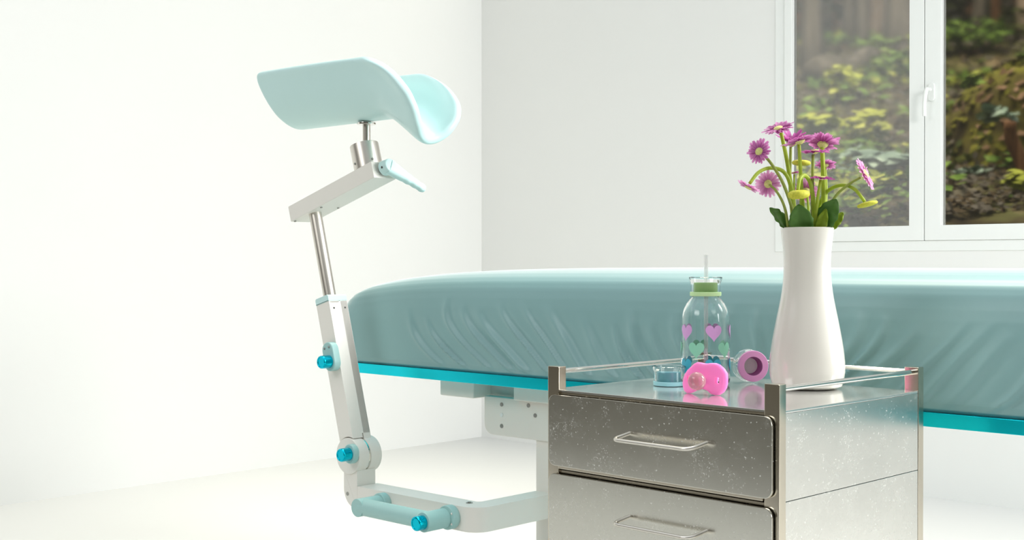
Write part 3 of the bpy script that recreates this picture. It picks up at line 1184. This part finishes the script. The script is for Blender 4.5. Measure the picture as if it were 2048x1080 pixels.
# vase
vw = tw(-0.1495, 0.2971, 0.0005)
VS = 2.035 / F                      # metres per survey unit at the vase
vd = V((vw.x - EYE.x, vw.y - EYE.y, 0)).normalized()
vr = V((vd.y, -vd.x, 0))
half = [(785 - 9, 55), (781 - 8, 64), (770, 70.5), (757, 74.5), (742, 76.8), (722, 76.5), (700, 74), (680, 70.8), (660, 67), (640, 63), (620, 58.7), (600, 54.6), (585, 52), (570, 50), (550, 48.2),
        (532, 47.5), (515, 48), (495, 49.6), (475, 52), (457, 54)]
prof = [(0.0, 0.0)] + [(h * VS * 0.965, (776 - y) * VS) for y, h in half]
top = prof[-1]
prof += [(top[0] - 0.0015, top[1] + 0.001), (top[0] - 0.0035, top[1] - 0.0005)] + [(r - 0.0045, z) for r, z in reversed(prof[4:-1])] + [(0, 0.012)]
b = B(); b.lathe(prof, 96, Matrix.Translation(vw), n=2.5, rot=math.atan2(vd.y, vd.x))
tag(obj('vase', b, M['ceramic']), 'white ceramic vase holding the pink flowers at the trolley\'s back right', 'vase')
# water-dark soil keeps the stems: foam plug inside the neck
RIM = 457


def vp(px, py, dep=0.0):
    """bouquet coordinates (survey units across and up, metres back) to world"""
    return vw + vr * ((px - 1614) * VS) + V((0, 0, (776 - py) * VS)) + vd * dep


def vdir(r_, u_, d_):
    return (vr * r_ + V((0, 0, u_)) + vd * d_).normalized()


def head(parent, c, n, R, cup, pm, seed, petals=21, disc=0.30, rows=2):
    """gerbera head: rows of notched petals round a domed disc"""
    rnd = random.Random(seed)
    q = n.to_track_quat('Z', 'Y').to_matrix().to_4x4()
    mt = Matrix.Translation(c) @ q
    b = B()
    for row in range(rows):
        cnt = petals - row * 4
        for k in range(cnt):
            a = 2 * PI * (k + 0.5 * row) / cnt + rnd.uniform(-0.06, 0.06)
            L_ = R * (1.0 if row == 0 else 0.78) * rnd.uniform(0.86, 1.06)
            w = R * 0.118 * rnd.uniform(0.85, 1.12)
            el = cup * rnd.uniform(0.7, 1.3) + 0.12 * row + rnd.uniform(-0.05, 0.05)
            tw_ = rnd.uniform(-0.35, 0.35)
            tone = rnd.uniform(0.0, 1.0)
            t = bmesh.new()
            cl = t.verts.layers.float_color.new('shade')
            rows_v = []
            c0 = t.verts.new((0, 0, 0.0))
            c0[cl] = (0, 0, 0, 1)
            for s_, ww in ((0.16, 0.45), (0.35, 0.80), (0.6, 1.0), (0.82, 0.95), (0.95, 0.66), (1.0, 0.30)):
                rr = L_ * s_
                h = math.tan(el) * rr - 0.20 * R * s_ ** 2 * 0.5 + 0.015 * R * row
                vs = []
                for sg in (-1, 0, 1):
                    hh = h + (0.22 * w if sg else -0.18 * w) + sg * tw_ * w * s_
                    rr2 = rr - (0.05 * L_ if (s_ == 1.0 and sg == 0) else 0)
                    x_, y_ = rr2, sg * w * ww
                    v = t.verts.new((x_ * math.cos(a) - y_ * math.sin(a), x_ * math.sin(a) + y_ * math.cos(a), hh))
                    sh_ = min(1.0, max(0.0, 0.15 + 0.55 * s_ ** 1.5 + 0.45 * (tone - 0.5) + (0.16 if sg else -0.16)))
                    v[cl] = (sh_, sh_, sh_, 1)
                    vs.append(v)
                rows_v.append(vs)
            t.faces.new((c0, rows_v[0][0], rows_v[0][1])); t.faces.new((c0, rows_v[0][1], rows_v[0][2]))
            for i in range(len(rows_v) - 1):
                for j in range(2):
                    t.faces.new((rows_v[i][j], rows_v[i + 1][j], rows_v[i + 1][j + 1], rows_v[i][j + 1]))
            b.merge(t, mt)
    bmesh.ops.remove_doubles(b.bm, verts=[v for v in b.bm.verts if (v.co - c).length < 1e-5], dist=2e-5)
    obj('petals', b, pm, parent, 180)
    b = B()
    b.lathe([(0, -0.02 * R), (disc * R, 0.02 * R), (disc * R * 1.02, 0.07 * R), (disc * R * 0.8, 0.14 * R), (0, 0.17 * R)], 28, mt)
    b.lathe([(0.0, -0.17 * R), (0.10 * R, -0.16 * R), (0.23 * R, -0.07 * R), (0.28 * R, 0.0), (0, 0.0)], 24, mt)
    obj('flower_disc', b, M['disc'], parent)


def flower(name, label, cat, group, stem_pts, r, c=None, n=None, R=0, cup=0.2, pm='petal', seed=0, sm='stem', petals=21, disc=0.30):
    pts = [vp(*p) for p in stem_pts]
    base = pts[0]
    t = thing(name, label, cat, base, 0, group)
    sp = spline(pts, 8)
    b = B()
    k = len(sp)
    b.tube(sp, [r * (1.12 - 0.3 * i / (k - 1)) for i in range(k)], 12)
    obj('stem', b, M[sm], t, 180)
    if c is not None:
        head(t, vp(*c), n, R * VS, cup, M[pm], seed, petals, disc)
    return t


G = 'pink gerberas in the white vase'
u = VS
SB = 500                                  # stems start below the rim, inside the vase
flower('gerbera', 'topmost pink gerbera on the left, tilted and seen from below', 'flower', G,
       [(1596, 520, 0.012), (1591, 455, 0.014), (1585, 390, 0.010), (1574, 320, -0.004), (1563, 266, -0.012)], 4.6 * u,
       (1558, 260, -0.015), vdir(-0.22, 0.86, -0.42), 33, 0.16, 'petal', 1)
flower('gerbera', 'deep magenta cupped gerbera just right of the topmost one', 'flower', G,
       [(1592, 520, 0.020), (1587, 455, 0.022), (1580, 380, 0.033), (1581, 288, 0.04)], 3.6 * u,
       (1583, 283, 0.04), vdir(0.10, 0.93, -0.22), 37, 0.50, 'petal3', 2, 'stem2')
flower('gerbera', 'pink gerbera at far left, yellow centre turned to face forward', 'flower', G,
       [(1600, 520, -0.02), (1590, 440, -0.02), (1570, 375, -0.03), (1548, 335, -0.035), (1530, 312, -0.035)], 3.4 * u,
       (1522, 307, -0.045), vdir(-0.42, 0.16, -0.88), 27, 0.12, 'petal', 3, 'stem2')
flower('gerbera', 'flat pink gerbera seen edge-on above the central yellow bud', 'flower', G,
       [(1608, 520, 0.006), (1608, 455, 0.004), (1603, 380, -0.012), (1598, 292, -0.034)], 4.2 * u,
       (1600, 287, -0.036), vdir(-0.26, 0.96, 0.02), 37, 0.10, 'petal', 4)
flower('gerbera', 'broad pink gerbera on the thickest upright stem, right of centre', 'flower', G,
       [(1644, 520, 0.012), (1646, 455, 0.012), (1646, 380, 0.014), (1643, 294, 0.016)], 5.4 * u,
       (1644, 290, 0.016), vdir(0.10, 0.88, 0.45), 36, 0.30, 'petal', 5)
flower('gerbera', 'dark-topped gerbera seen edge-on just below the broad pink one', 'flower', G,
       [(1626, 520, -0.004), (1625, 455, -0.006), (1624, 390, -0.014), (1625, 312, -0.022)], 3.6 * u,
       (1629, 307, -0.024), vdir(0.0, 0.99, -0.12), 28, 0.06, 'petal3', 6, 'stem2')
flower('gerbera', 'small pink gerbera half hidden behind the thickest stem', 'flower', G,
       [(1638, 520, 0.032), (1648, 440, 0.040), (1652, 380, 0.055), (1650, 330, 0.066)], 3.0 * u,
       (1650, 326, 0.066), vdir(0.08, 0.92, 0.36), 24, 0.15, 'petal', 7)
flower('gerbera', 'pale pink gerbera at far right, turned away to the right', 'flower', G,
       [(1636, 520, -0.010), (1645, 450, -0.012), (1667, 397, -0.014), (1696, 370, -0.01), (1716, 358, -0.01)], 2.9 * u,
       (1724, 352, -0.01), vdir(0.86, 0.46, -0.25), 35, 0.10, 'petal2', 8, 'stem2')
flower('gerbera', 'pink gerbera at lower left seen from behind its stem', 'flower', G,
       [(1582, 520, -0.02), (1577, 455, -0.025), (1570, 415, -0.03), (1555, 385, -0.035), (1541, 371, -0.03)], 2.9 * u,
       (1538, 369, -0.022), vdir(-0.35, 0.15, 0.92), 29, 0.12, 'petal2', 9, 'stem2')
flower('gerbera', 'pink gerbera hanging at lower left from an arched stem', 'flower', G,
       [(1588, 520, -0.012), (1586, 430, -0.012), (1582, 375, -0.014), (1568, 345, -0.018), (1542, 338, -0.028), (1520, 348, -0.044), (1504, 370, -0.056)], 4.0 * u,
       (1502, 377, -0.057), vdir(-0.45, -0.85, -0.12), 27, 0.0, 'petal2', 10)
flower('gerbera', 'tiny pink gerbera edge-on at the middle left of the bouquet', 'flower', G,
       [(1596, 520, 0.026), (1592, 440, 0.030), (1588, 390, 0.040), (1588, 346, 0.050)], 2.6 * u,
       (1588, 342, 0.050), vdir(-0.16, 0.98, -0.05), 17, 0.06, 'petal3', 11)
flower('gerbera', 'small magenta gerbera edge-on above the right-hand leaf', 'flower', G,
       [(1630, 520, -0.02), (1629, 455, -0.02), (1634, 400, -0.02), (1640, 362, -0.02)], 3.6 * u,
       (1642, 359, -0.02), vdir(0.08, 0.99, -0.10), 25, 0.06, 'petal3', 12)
flower('gerbera', 'pale gerbera behind the central stems, seen from its back', 'flower', G,
       [(1618, 520, 0.028), (1618, 455, 0.030), (1616, 410, 0.036), (1613, 380, 0.040)], 2.8 * u,
       (1612, 380, 0.047), vdir(0.05, 0.30, 0.95), 27, 0.12, 'petal2', 13)
GB = 'yellow-green flower buds in the white vase'


def bud(label, stem_pts, r, c, n, R, th, seed):
    t = flower('flower_bud', label, 'flower bud', GB, stem_pts, r)
    q = n.to_track_quat('Z', 'Y').to_matrix().to_4x4()
    b = B()
    b.lathe([(0, -th), (R * 0.6, -th * 0.95), (R * 0.92, -th * 0.6), (R, -th * 0.05), (R * 0.93, th * 0.5), (R * 0.6, th * 0.85), (0, th)], 36, Matrix.Translation(vp(*c)) @ q)
    for v in b.bm.verts:
        v.co += v.co.normalized() * 0.0003 * math.sin(v.co.x * 3000 + seed) * math.sin(v.co.z * 2600)
    obj('bud_head', b, M['bud'], t, 180)


bud('large yellow-green bud nodding in front of the central stems',
    [(1628, 520, -0.01), (1628, 440, -0.01), (1625, 395, -0.015), (1619, 366, -0.02), (1609, 354, -0.03), (1600, 362, -0.045), (1596, 385, -0.05)], 4.2 * u,
    (1598, 392.5, -0.052), vdir(-0.06, 0.96, -0.10), 21.5 * u, 9.0 * u, 1)
bud('yellow-orange bud half hidden behind the upper stems',
    [(1601, 520, 0.028), (1601, 455, 0.034), (1601, 360, 0.060), (1602, 326, 0.070)], 2.6 * u,
    (1602, 319.5, 0.070), vdir(0.06, 0.99, 0.0), 19.5 * u, 6.2 * u, 2)
bud('flat yellow-green bud at the end of the long arched stem on the right',
    [(1627, 520, 0.026), (1631, 440, 0.026), (1645, 394, 0.018), (1664, 376, 0.01), (1686, 372, 0.0), (1706, 382, -0.01), (1724, 406, -0.015)], 3.9 * u,
    (1729, 411.5, -0.015), vdir(0.24, -0.96, -0.05), 20.5 * u, 4.8 * u, 3)


def leaf(label, base, tip, width, facing, m, curl=0.15):
    P, Q = vp(*base), vp(*tip)
    ax_ = Q - P
    L_ = ax_.length
    ax_ = ax_ / L_
    n_ = (facing - ax_ * facing.dot(ax_)).normalized()
    s_ = ax_.cross(n_)
    b = B()

    def f(a, c):
        w = width * max(0.0, math.sin(PI * a ** 1.5)) ** 0.75 + 0.0006
        w *= 1 + 0.05 * math.sin(a * 40)
        x_ = (c - 0.5) * 2
        return P + ax_ * (a * L_) + s_ * (x_ * w) + n_ * (0.25 * w * abs(x_) + curl * L_ * (a - a * a) - 0.0012 * math.cos(a * 30 + abs(x_) * 4) * abs(x_))
    b.grid(26, 9, f)
    tag(obj('leaf', b, M[m], None, 180, solid=0.0006), label, 'leaf', 'leaves at the rim of the white vase')


leaf('green leaf leaning out left over the vase rim', (1588, 478, -0.008), (1541, 417, -0.025), 15 * u, vdir(0.75, 0.25, -0.6), 'leaf')
leaf('broad dark green leaf at the front centre of the vase rim', (1610, 505, -0.014), (1597, 411, -0.036), 23 * u, vdir(0.05, 0.12, -1), 'leaf', -0.02)
leaf('dark green leaf pointing up on the right of the vase rim', (1625, 488, -0.010), (1670, 401, -0.024), 21 * u, vdir(-0.25, 0.2, -1), 'leaf', -0.02)
leaf('light yellow-green leaf low behind the right-hand dark leaf', (1640, 478, 0.0), (1684, 426, 0.01), 11 * u, vdir(-0.1, 0.3, -1), 'leaf2', 0.05)
leaf('small yellow-green leaf between the stems at the rim centre', (1624, 510, -0.018), (1650, 420, -0.026), 11 * u, vdir(-0.1, 0.1, -1), 'leaf2', 0.02)

# ------------------------------------------------------------------ the forest outside the window
MF = dict(
    moss=blotch('moss_tufts', [(0.05, 0.05, 0.006), (0.14, 0.13, 0.015), (0.26, 0.24, 0.04)], 7),
    rusty=blotch('dead_fern', [(0.06, 0.036, 0.016), (0.17, 0.10, 0.055), (0.32, 0.20, 0.13)], 5),
    litter=blotch('dead_leaves', [(0.03, 0.020, 0.010), (0.085, 0.060, 0.03), (0.16, 0.11, 0.065)], 3.0),
    ground=blotch('forest_floor', [(0.02, 0.014, 0.006), (0.07, 0.055, 0.022), (0.10, 0.10, 0.03), (0.24, 0.17, 0.10)], 2.6, detail=7),
    bark=blotch('grey_bark', [(0.05, 0.042, 0.03), (0.10, 0.085, 0.065), (0.17, 0.145, 0.115)], 3.0, stretch=(3, 3, 0.5)),
    pale=blotch('pale_bark', [(0.10, 0.075, 0.055), (0.24, 0.18, 0.13), (0.42, 0.32, 0.25)], 3.0, stretch=(2.5, 2.5, 0.6)),
    rust=blotch('rusty_bark', [(0.06, 0.028, 0.012), (0.18, 0.085, 0.035), (0.34, 0.17, 0.08)], 4.0, stretch=(4, 4, 0.5)),
    rock=blotch('mossy_rock', [(0.010, 0.007, 0.003), (0.045, 0.034, 0.012), (0.11, 0.095, 0.018), (0.06, 0.045, 0.02), (0.26, 0.16, 0.10)], 3.4, detail=8, moss=(0.15, 0.14, 0.016)),
    rock2=blotch('grey_rock', [(0.05, 0.042, 0.03), (0.13, 0.11, 0.075), (0.22, 0.19, 0.13)], 4, detail=6),
    lf_yel=blotch('leaf_yellow_green', [(0.18, 0.20, 0.02), (0.34, 0.36, 0.05), (0.55, 0.55, 0.14)], 6),
    lf_grn=blotch('leaf_mid_green', [(0.05, 0.09, 0.015), (0.12, 0.20, 0.03), (0.24, 0.32, 0.07)], 6),
    lf_teal=blotch('leaf_blue_green', [(0.10, 0.15, 0.11), (0.22, 0.29, 0.22), (0.45, 0.52, 0.40)], 6),
    lf_dark=blotch('leaf_dark', [(0.012, 0.018, 0.004), (0.04, 0.05, 0.012), (0.09, 0.10, 0.02)], 5),
)


def hill(s_):
    return lerp_tab([(5.6, 0.1), (6.3, 0.75), (7, 1.15), (8, 1.42), (10, 1.95), (12, 2.55), (14, 3.18), (17, 3.75), (22, 4.35), (30, 5.2)], s_)


GD = V((-0.42, 0.907, 0))


def gz(x, y):
    s_ = x * GD.x + y * GD.y
    return hill(s_) + 0.14 * noise.noise(V((x * 0.7, y * 0.7, 0.3))) * min(1, max(0, (s_ - 6) / 2)) + 0.05 * noise.noise(V((x * 2.5, y * 2.5, 2)))


def on_hill(px, d, lift=0.0):
    r = sight(px, 300); r = V((r.x, r.y, 0))
    p = EYE + r * d
    return V((p.x, p.y, gz(p.x, p.y) + lift))


def tree(label, px, d, wpx, m, flare=1.6, lean=0.0, h=7.0, group='tree trunks beyond the window'):
    p = on_hill(px, d, -0.15)
    r = wpx / 2 * d / F
    b = B()
    rnd = random.Random(int(px))
    pts, rs = [], []
    for k in range(15):
        q = k / 14
        pts.append(p + V((lean * q + 0.04 * math.sin(q * 5 + px), 0.04 * math.sin(q * 4), q * h)))
        rs.append(r * (1 + (flare - 1) * math.exp(-q * h / 0.45)) * (1 - 0.25 * q))
    b.tube(pts, rs, 24)
    for v in b.bm.verts:
        a = math.atan2(v.co.y - p.y, v.co.x - p.x)
        v.co += V((math.cos(a), math.sin(a), 0)) * r * 0.10 * noise.noise(V((math.cos(a) * 2, math.sin(a) * 2, v.co.z * 0.8 + px)))
    t = thing('tree', label, 'tree', p, 0, group)
    obj('trunk', b, MF[m], t, 180)
    return t


tree('grey tree trunk at the left edge of the left window pane', 1624, 13, 36, 'bark')
tree('thin pale tree trunk, second from the left in the left pane', 1678, 20, 14, 'pale', 1.2)
tree('dark tree trunk left of the pane centre, behind the thin pale one', 1691, 15, 22, 'bark', 1.3)
tree('dark tree trunk just right of the left pane\'s centre', 1717, 14, 24, 'bark', 1.4)
tree('pale pink thick tree trunk in the left pane, behind the thickest', 1757, 15.5, 34, 'pale', 1.5)
tree('thickest dark tree trunk at the right edge of the left pane', 1797, 14, 62, 'bark', 1.3)
tree('greyish tree stump behind the mossy boulder in the right pane', 1958, 15, 26, 'bark', 1.3, 0, 1.6)
tree('thin dark tree trunk right of the stump in the right pane', 1996, 16, 16, 'rust', 1.2)
tree('pale tree trunk at the right edge of the right pane', 2044, 13.5, 34, 'pale', 1.2)
tree('reddish tree trunk rising in front of the mossy boulder', 2036, 7.4, 30, 'rust', 1.2, 0, 0.50)
# a wall of trunks further back closes the view
rt_ = random.Random(11)
for k, px in enumerate(range(1560, 2130, 30)):
    tree('distant shaded tree trunk in the row at the back of the forest', px + rt_.uniform(-5, 5), (19.5, 22, 24.5)[k % 3], rt_.uniform(14, 30), ('bark', 'rust', 'bark')[k % 3], 1.2, 0, 8, 'distant trunks at the back of the forest')


def lump(name, c, sc, m, seed, amp=0.16, label='', cat='', rot=0.0, tufts=0):
    t = bmesh.new()
    bmesh.ops.create_icosphere(t, subdivisions=5, radius=1)
    for v in t.verts:
        n_ = v.co.normalized()
        v.co = n_ * (1 + amp * noise.noise(n_ * 1.6 + V((seed, 0, 0))) + amp * 0.5 * noise.noise(n_ * 4 + V((0, seed, 0))) + amp * 0.2 * noise.noise(n_ * 11 + V((0, 0, seed))))
    mt = Matrix.Translation(c) @ Matrix.Rotation(rot, 4, 'Z') @ Matrix.Diagonal((sc[0], sc[1], sc[2], 1))
    spots = [(mt @ v.co, (mt.to_3x3() @ v.normal).normalized()) for v in t.verts] if tufts else []
    b = B(); b.merge(t, mt)
    rnd = random.Random(seed)
    t = bmesh.new()
    for i in range(tufts):
        p, nn = rnd.choice(spots)
        k = 0.55 * (noise.noise(p * 1.7) + 0.5) + 0.45 * rnd.random()
        mi = 1 if k < 0.28 else 2 if k < 0.48 else 3 if k < 0.74 else 4
        a = (nn.orthogonal().normalized() + V((rnd.uniform(-1, 1), rnd.uniform(-1, 1), rnd.uniform(-1, 1))) + nn * 0.4).normalized()
        q = a.cross(nn).normalized()
        L_ = rnd.uniform(0.035, 0.11)
        p = p + nn * 0.012
        f = t.faces.new([t.verts.new(p + a * L_ * u_ + q * L_ * v_) for u_, v_ in ((-0.5, 0), (-0.1, 0.34), (0.5, 0), (-0.1, -0.34))])
        f.material_index = mi
    if tufts:
        me = bpy.data.meshes.new('tufts')
        t.to_mesh(me)
        b.bm.from_mesh(me)
        bpy.data.meshes.remove(me)
    t.free()
    return tag(obj(name, b, [MF[q] for q in (m, 'bark', 'lf_dark', 'moss', 'rusty')] if tufts else MF[m], None, 180), label, cat)


c = far(2065, 300, 8.6)
lump('boulder', V((c.x, c.y, 1.48)), (0.70, 0.62, 0.88), 'rock', 3, 0.10, 'large dark mossy boulder filling the right window pane', 'boulder', YAW, 1700)
c = far(1910, 420, 7.2)
lump('rock', V((c.x, c.y, 1.13)), (0.24, 0.20, 0.25), 'rock2', 5, 0.2, 'small grey-brown rock at the bottom left of the right pane', 'rock', YAW)
b = B()
a_, c_ = on_hill(1628, 12, 0.12), on_hill(1742, 12.4, 0.10)
b.tube([a_ + (c_ - a_) * (k / 8) + V((0, 0, 0.04 * math.sin(k))) for k in range(9)], [0.15 - 0.004 * k for k in range(9)], 18)
tag(obj('fallen_log', b, MF['bark'], None, 180), 'dark fallen log lying between the trunks in the left pane', 'log')


# leaf litter and low growth cover the slope
rl = random.Random(21)
t = bmesh.new()
for i in range(10000):
    px = rl.uniform(1560, 2110)
    d = 6.6 + 11 * rl.random() ** 1.3
    p = on_hill(px, d, 0.01)
    clump = noise.noise(V((p.x * 1.3, p.y * 1.3, 7)))
    k = rl.random() * 0.7 + clump * 1.1 + 0.10
    mi = 0 if k < 0.35 else 1 if k < 0.72 else 2 if k < 1.0 else 3
    L_ = (0.05 if mi < 2 else 0.075) * rl.uniform(0.6, 1.5) * (0.6 + d / 14)
    a = V((rl.uniform(-1, 1), rl.uniform(-1, 1), rl.uniform(-0.2, 0.5))).normalized()
    nn = V((rl.uniform(-0.6, 0.6), rl.uniform(-1.0, 0.0), 1)).normalized()
    q = a.cross(nn).normalized()
    p = p + V((0, 0, rl.uniform(0.0, 0.04 if mi < 2 else 0.16)))
    f = t.faces.new([t.verts.new(p + a * L_ * u_ + q * L_ * v_) for u_, v_ in ((-0.5, 0), (-0.1, 0.28), (0.5, 0), (-0.1, -0.28))])
    f.material_index = mi + 1
t.faces.ensure_lookup_table()
me = bpy.data.meshes.new('leaf_litter')
t.to_mesh(me); t.free()
b = B()
b.grid(90, 80, lambda a, c: (lambda x, y: V((x, y, gz(x, y))))(-24 + 30 * a, 5.6 + 26 * c))
b.bm.from_mesh(me)
bpy.data.meshes.remove(me)
structure(obj('forest_ground', b, [MF[q] for q in ('ground', 'bark', 'litter', 'lf_grn', 'lf_yel')], None, 180))


def shrub(label, px, py, d, spread, n, size, m, seed, stems=True, group='forest shrubs beyond the window'):
    """spread = (across, deep, high); crown centred on the sight line (px, py) at distance d"""
    rnd = random.Random(seed)
    c = far(px, py, d)
    g = V((c.x, c.y, gz(c.x, c.y)))
    t = thing('shrub', label, 'shrub', g, 0, group)
    lb = B()
    tm = bmesh.new()
    tips = []
    for i in range(n):
        while True:
            q = V((rnd.uniform(-1, 1), rnd.uniform(-1, 1), rnd.uniform(-1, 1)))
            if q.length < 1:
                break
        p = c + RGT * (q.x * spread[0]) + V((FWD.x, FWD.y, 0)) * (q.y * spread[1]) + V((0, 0, q.z * spread[2]))
        tips.append(p)
        a = V((rnd.uniform(-1, 1), rnd.uniform(-1, 1), rnd.uniform(-0.25, 0.35))).normalized()
        nn = V((rnd.uniform(-0.6, 0.6), rnd.uniform(-0.9, 0.1), 1)).normalized()
        s_ = a.cross(nn).normalized()
        L_ = size * rnd.uniform(0.7, 1.3)
        w = L_ * 0.30
        nn = s_.cross(a)
        vs = [tm.verts.new(p + a * (L_ * f) + s_ * (w * g_) + nn * (L_ * k)) for f, g_, k in
              ((-0.5, 0, 0), (-0.2, 0.8, 0.05), (0.12, 1, 0.04), (0.38, 0.55, 0), (0.55, 0, -0.06), (0.38, -0.55, 0), (0.12, -1, 0.04), (-0.2, -0.8, 0.05))]
        tm.faces.new(vs)
    lb.merge(tm)
    obj('foliage', lb, MF[m], t, 180)
    for p in tips[:3 if stems else 0]:
        mid = (g + p) / 2 + V((rnd.uniform(-0.1, 0.1), rnd.uniform(-0.1, 0.1), 0.05)) * spread[0]
        sb = B()
        sb.tube([g + V((0, 0, -0.05)), mid, p], [0.006, 0.005, 0.003], 6)
        obj('stem', sb, MF['bark'], t, 180)
    return t


shrub('light green fern-like shrub between the trunks in the left pane', 1682, 165, 10.5, (0.16, 0.2, 0.14), 110, 0.10, 'lf_yel', 1)
shrub('yellow-green shrub behind the topmost gerberas', 1630, 250, 9.0, (0.20, 0.2, 0.07), 120, 0.11, 'lf_yel', 2)
shrub('olive shrub in the middle of the left pane', 1735, 258, 9.0, (0.16, 0.2, 0.14), 110, 0.10, 'lf_yel', 3)
shrub('green shrub at the foot of the thickest trunk', 1785, 130, 11.5, (0.22, 0.2, 0.13), 110, 0.10, 'lf_grn', 4)
shrub('blue-green broad-leaved plant at the right of the left pane', 1770, 325, 7.6, (0.18, 0.15, 0.06), 46, 0.17, 'lf_teal', 5)
shrub('yellow-green leaf cluster beside the far right gerbera', 1762, 360, 7.3, (0.09, 0.1, 0.04), 14, 0.15, 'lf_yel', 6)
shrub('dim green undergrowth low in the left pane', 1700, 330, 8.2, (0.30, 0.2, 0.12), 110, 0.10, 'lf_teal', 7)
shrub('pale blue-green leafy twig before the boulder, upper cluster', 1990, 228, 7.95, (0.13, 0.1, 0.045), 34, 0.11, 'lf_teal', 8, False)
shrub('pale blue-green leafy twig before the boulder, lower cluster', 1945, 345, 7.95, (0.15, 0.1, 0.03), 34, 0.10, 'lf_teal', 9, False)
shrub('bright yellow-green leaves at the right edge of the right pane', 2042, 358, 7.0, (0.07, 0.1, 0.055), 30, 0.10, 'lf_yel', 10)
shrub('green fern at the bottom right corner of the right pane', 2034, 425, 6.9, (0.09, 0.1, 0.07), 70, 0.09, 'lf_grn', 11)
shrub('small green sprig on the face of the boulder', 1945, 165, 7.95, (0.06, 0.05, 0.05), 22, 0.09, 'lf_grn', 12, False)
shrub('mossy green undergrowth above the boulder in the right pane', 1935, 70, 12.5, (0.42, 0.3, 0.16), 190, 0.11, 'lf_grn', 13)
shrub('dark green undergrowth at the top right of the right pane', 2015, 60, 13.0, (0.34, 0.3, 0.22), 150, 0.12, 'lf_dark', 14)
shrub('dark thicket filling the gaps between the far trunks', 1690, 40, 18.0, (1.0, 0.5, 0.9), 380, 0.24, 'lf_dark', 15)
shrub('dark thicket behind the trunks over the right pane', 1980, 30, 18.0, (0.9, 0.5, 0.9), 380, 0.24, 'lf_dark', 16)

# ------------------------------------------------------------------ sky light and lamps
w = bpy.data.worlds.new('forest_sky')
bpy.context.scene.world = w
w.use_nodes = True
nt = w.node_tree
bg = nt.nodes['Background']
tc = nt.nodes.new('ShaderNodeTexCoord')
nz = nt.nodes.new('ShaderNodeTexNoise')
nz.inputs['Scale'].default_value = 5
nz.inputs['Detail'].default_value = 5
nt.links.new(tc.outputs['Generated'], nz.inputs['Vector'])
cr = nt.nodes.new('ShaderNodeValToRGB')
e = cr.color_ramp.elements
e[0].position = 0.3; e[0].color = (0.05, 0.046, 0.035, 1)
e[1].position = 0.75; e[1].color = (0.34, 0.33, 0.28, 1)
q = e.new(0.5); q.color = (0.13, 0.122, 0.10, 1)
nt.links.new(nz.outputs['Fac'], cr.inputs['Fac'])
sx = nt.nodes.new('ShaderNodeSeparateXYZ')
nt.links.new(tc.outputs['Generated'], sx.inputs[0])
up = nt.nodes.new('ShaderNodeMapRange')
up.inputs['From Min'].default_value = 0.22
up.inputs['From Max'].default_value = 0.70
up.inputs['To Min'].default_value = 0.72
up.inputs['To Max'].default_value = 6.0
nt.links.new(sx.outputs['Z'], up.inputs['Value'])
nt.links.new(up.outputs['Result'], bg.inputs['Strength'])
sky = nt.nodes.new('ShaderNodeMix')
sky.data_type = 'RGBA'
fz = nt.nodes.new('ShaderNodeMapRange')
fz.inputs['From Min'].default_value = 0.22
fz.inputs['From Max'].default_value = 0.60
nt.links.new(sx.outputs['Z'], fz.inputs['Value'])
nt.links.new(fz.outputs['Result'], sky.inputs[0])
nt.links.new(cr.outputs['Color'], sky.inputs[6])
sky.inputs[7].default_value = (0.118, 0.128, 0.135, 1)
nt.links.new(sky.outputs[2], bg.inputs['Color'])


def area(name, loc, target, sx, sy, power, col=(1, 1, 1)):
    l = bpy.data.lights.new(name, 'AREA')
    l.shape = 'RECTANGLE'
    l.size, l.size_y = sx, sy
    l.energy = power
    l.color = col
    o = bpy.data.objects.new(name, l)
    C.objects.link(o)
    o.location = loc
    o.rotation_euler = (V(target) - V(loc)).to_track_quat('-Z', 'Y').to_euler()
    return o


area('key_softbox', (0.25, 2.95, 2.1), (-2.0, 2.15, 0.75), 0.8, 0.8, 62, (1.0, 1.0, 1.0))
area('fill_softbox', (4.6, 3.55, 2.2), (-4.8, 1.6, 1.2), 1.9, 2.4, 210, (1.0, 1.0, 0.985))
area('overhead_softbox', (-1.8, 1.6, 4.2), (-1.8, 1.6, 0), 3.5, 3.5, 20, (1.0, 1.0, 0.985))
area('front_fill', (-2.5, -3.2, 3.7), (-1.7, 2.0, 0.5), 2.6, 1.4, 66, (1.0, 1.0, 0.985))  # unseen fill lamp, added to lift faces turned to the camera
area('forest_fill', (-4.5, 6.3, 9.5), (-5.6, 12.0, 2.2), 4.0, 4.0, 1300, (1.0, 0.93, 0.74))  # area lamp added above the slope in place of daylight

# ------------------------------------------------------------------ camera and look
cam = bpy.data.cameras.new('camera')
cam.sensor_width = 36
cam.lens = F / 2048 * 36
cam.clip_end = 200
co = bpy.data.objects.new('camera', cam)
C.objects.link(co)
co.location = EYE
co.rotation_euler = (PI / 2 - PITCH, 0, YAW)
sc = bpy.context.scene
sc.camera = co
sc.view_settings.view_transform = 'Standard'
sc.view_settings.look = 'None'
sc.view_settings.exposure = 0.03
sc.cycles.max_bounces = 14
sc.cycles.transparent_max_bounces = 16
sc.cycles.transmission_bounces = 12
sc.cycles.caustics_refractive = True
sc.cycles.sample_clamp_indirect = 6.0
sc.cycles.use_denoising = True
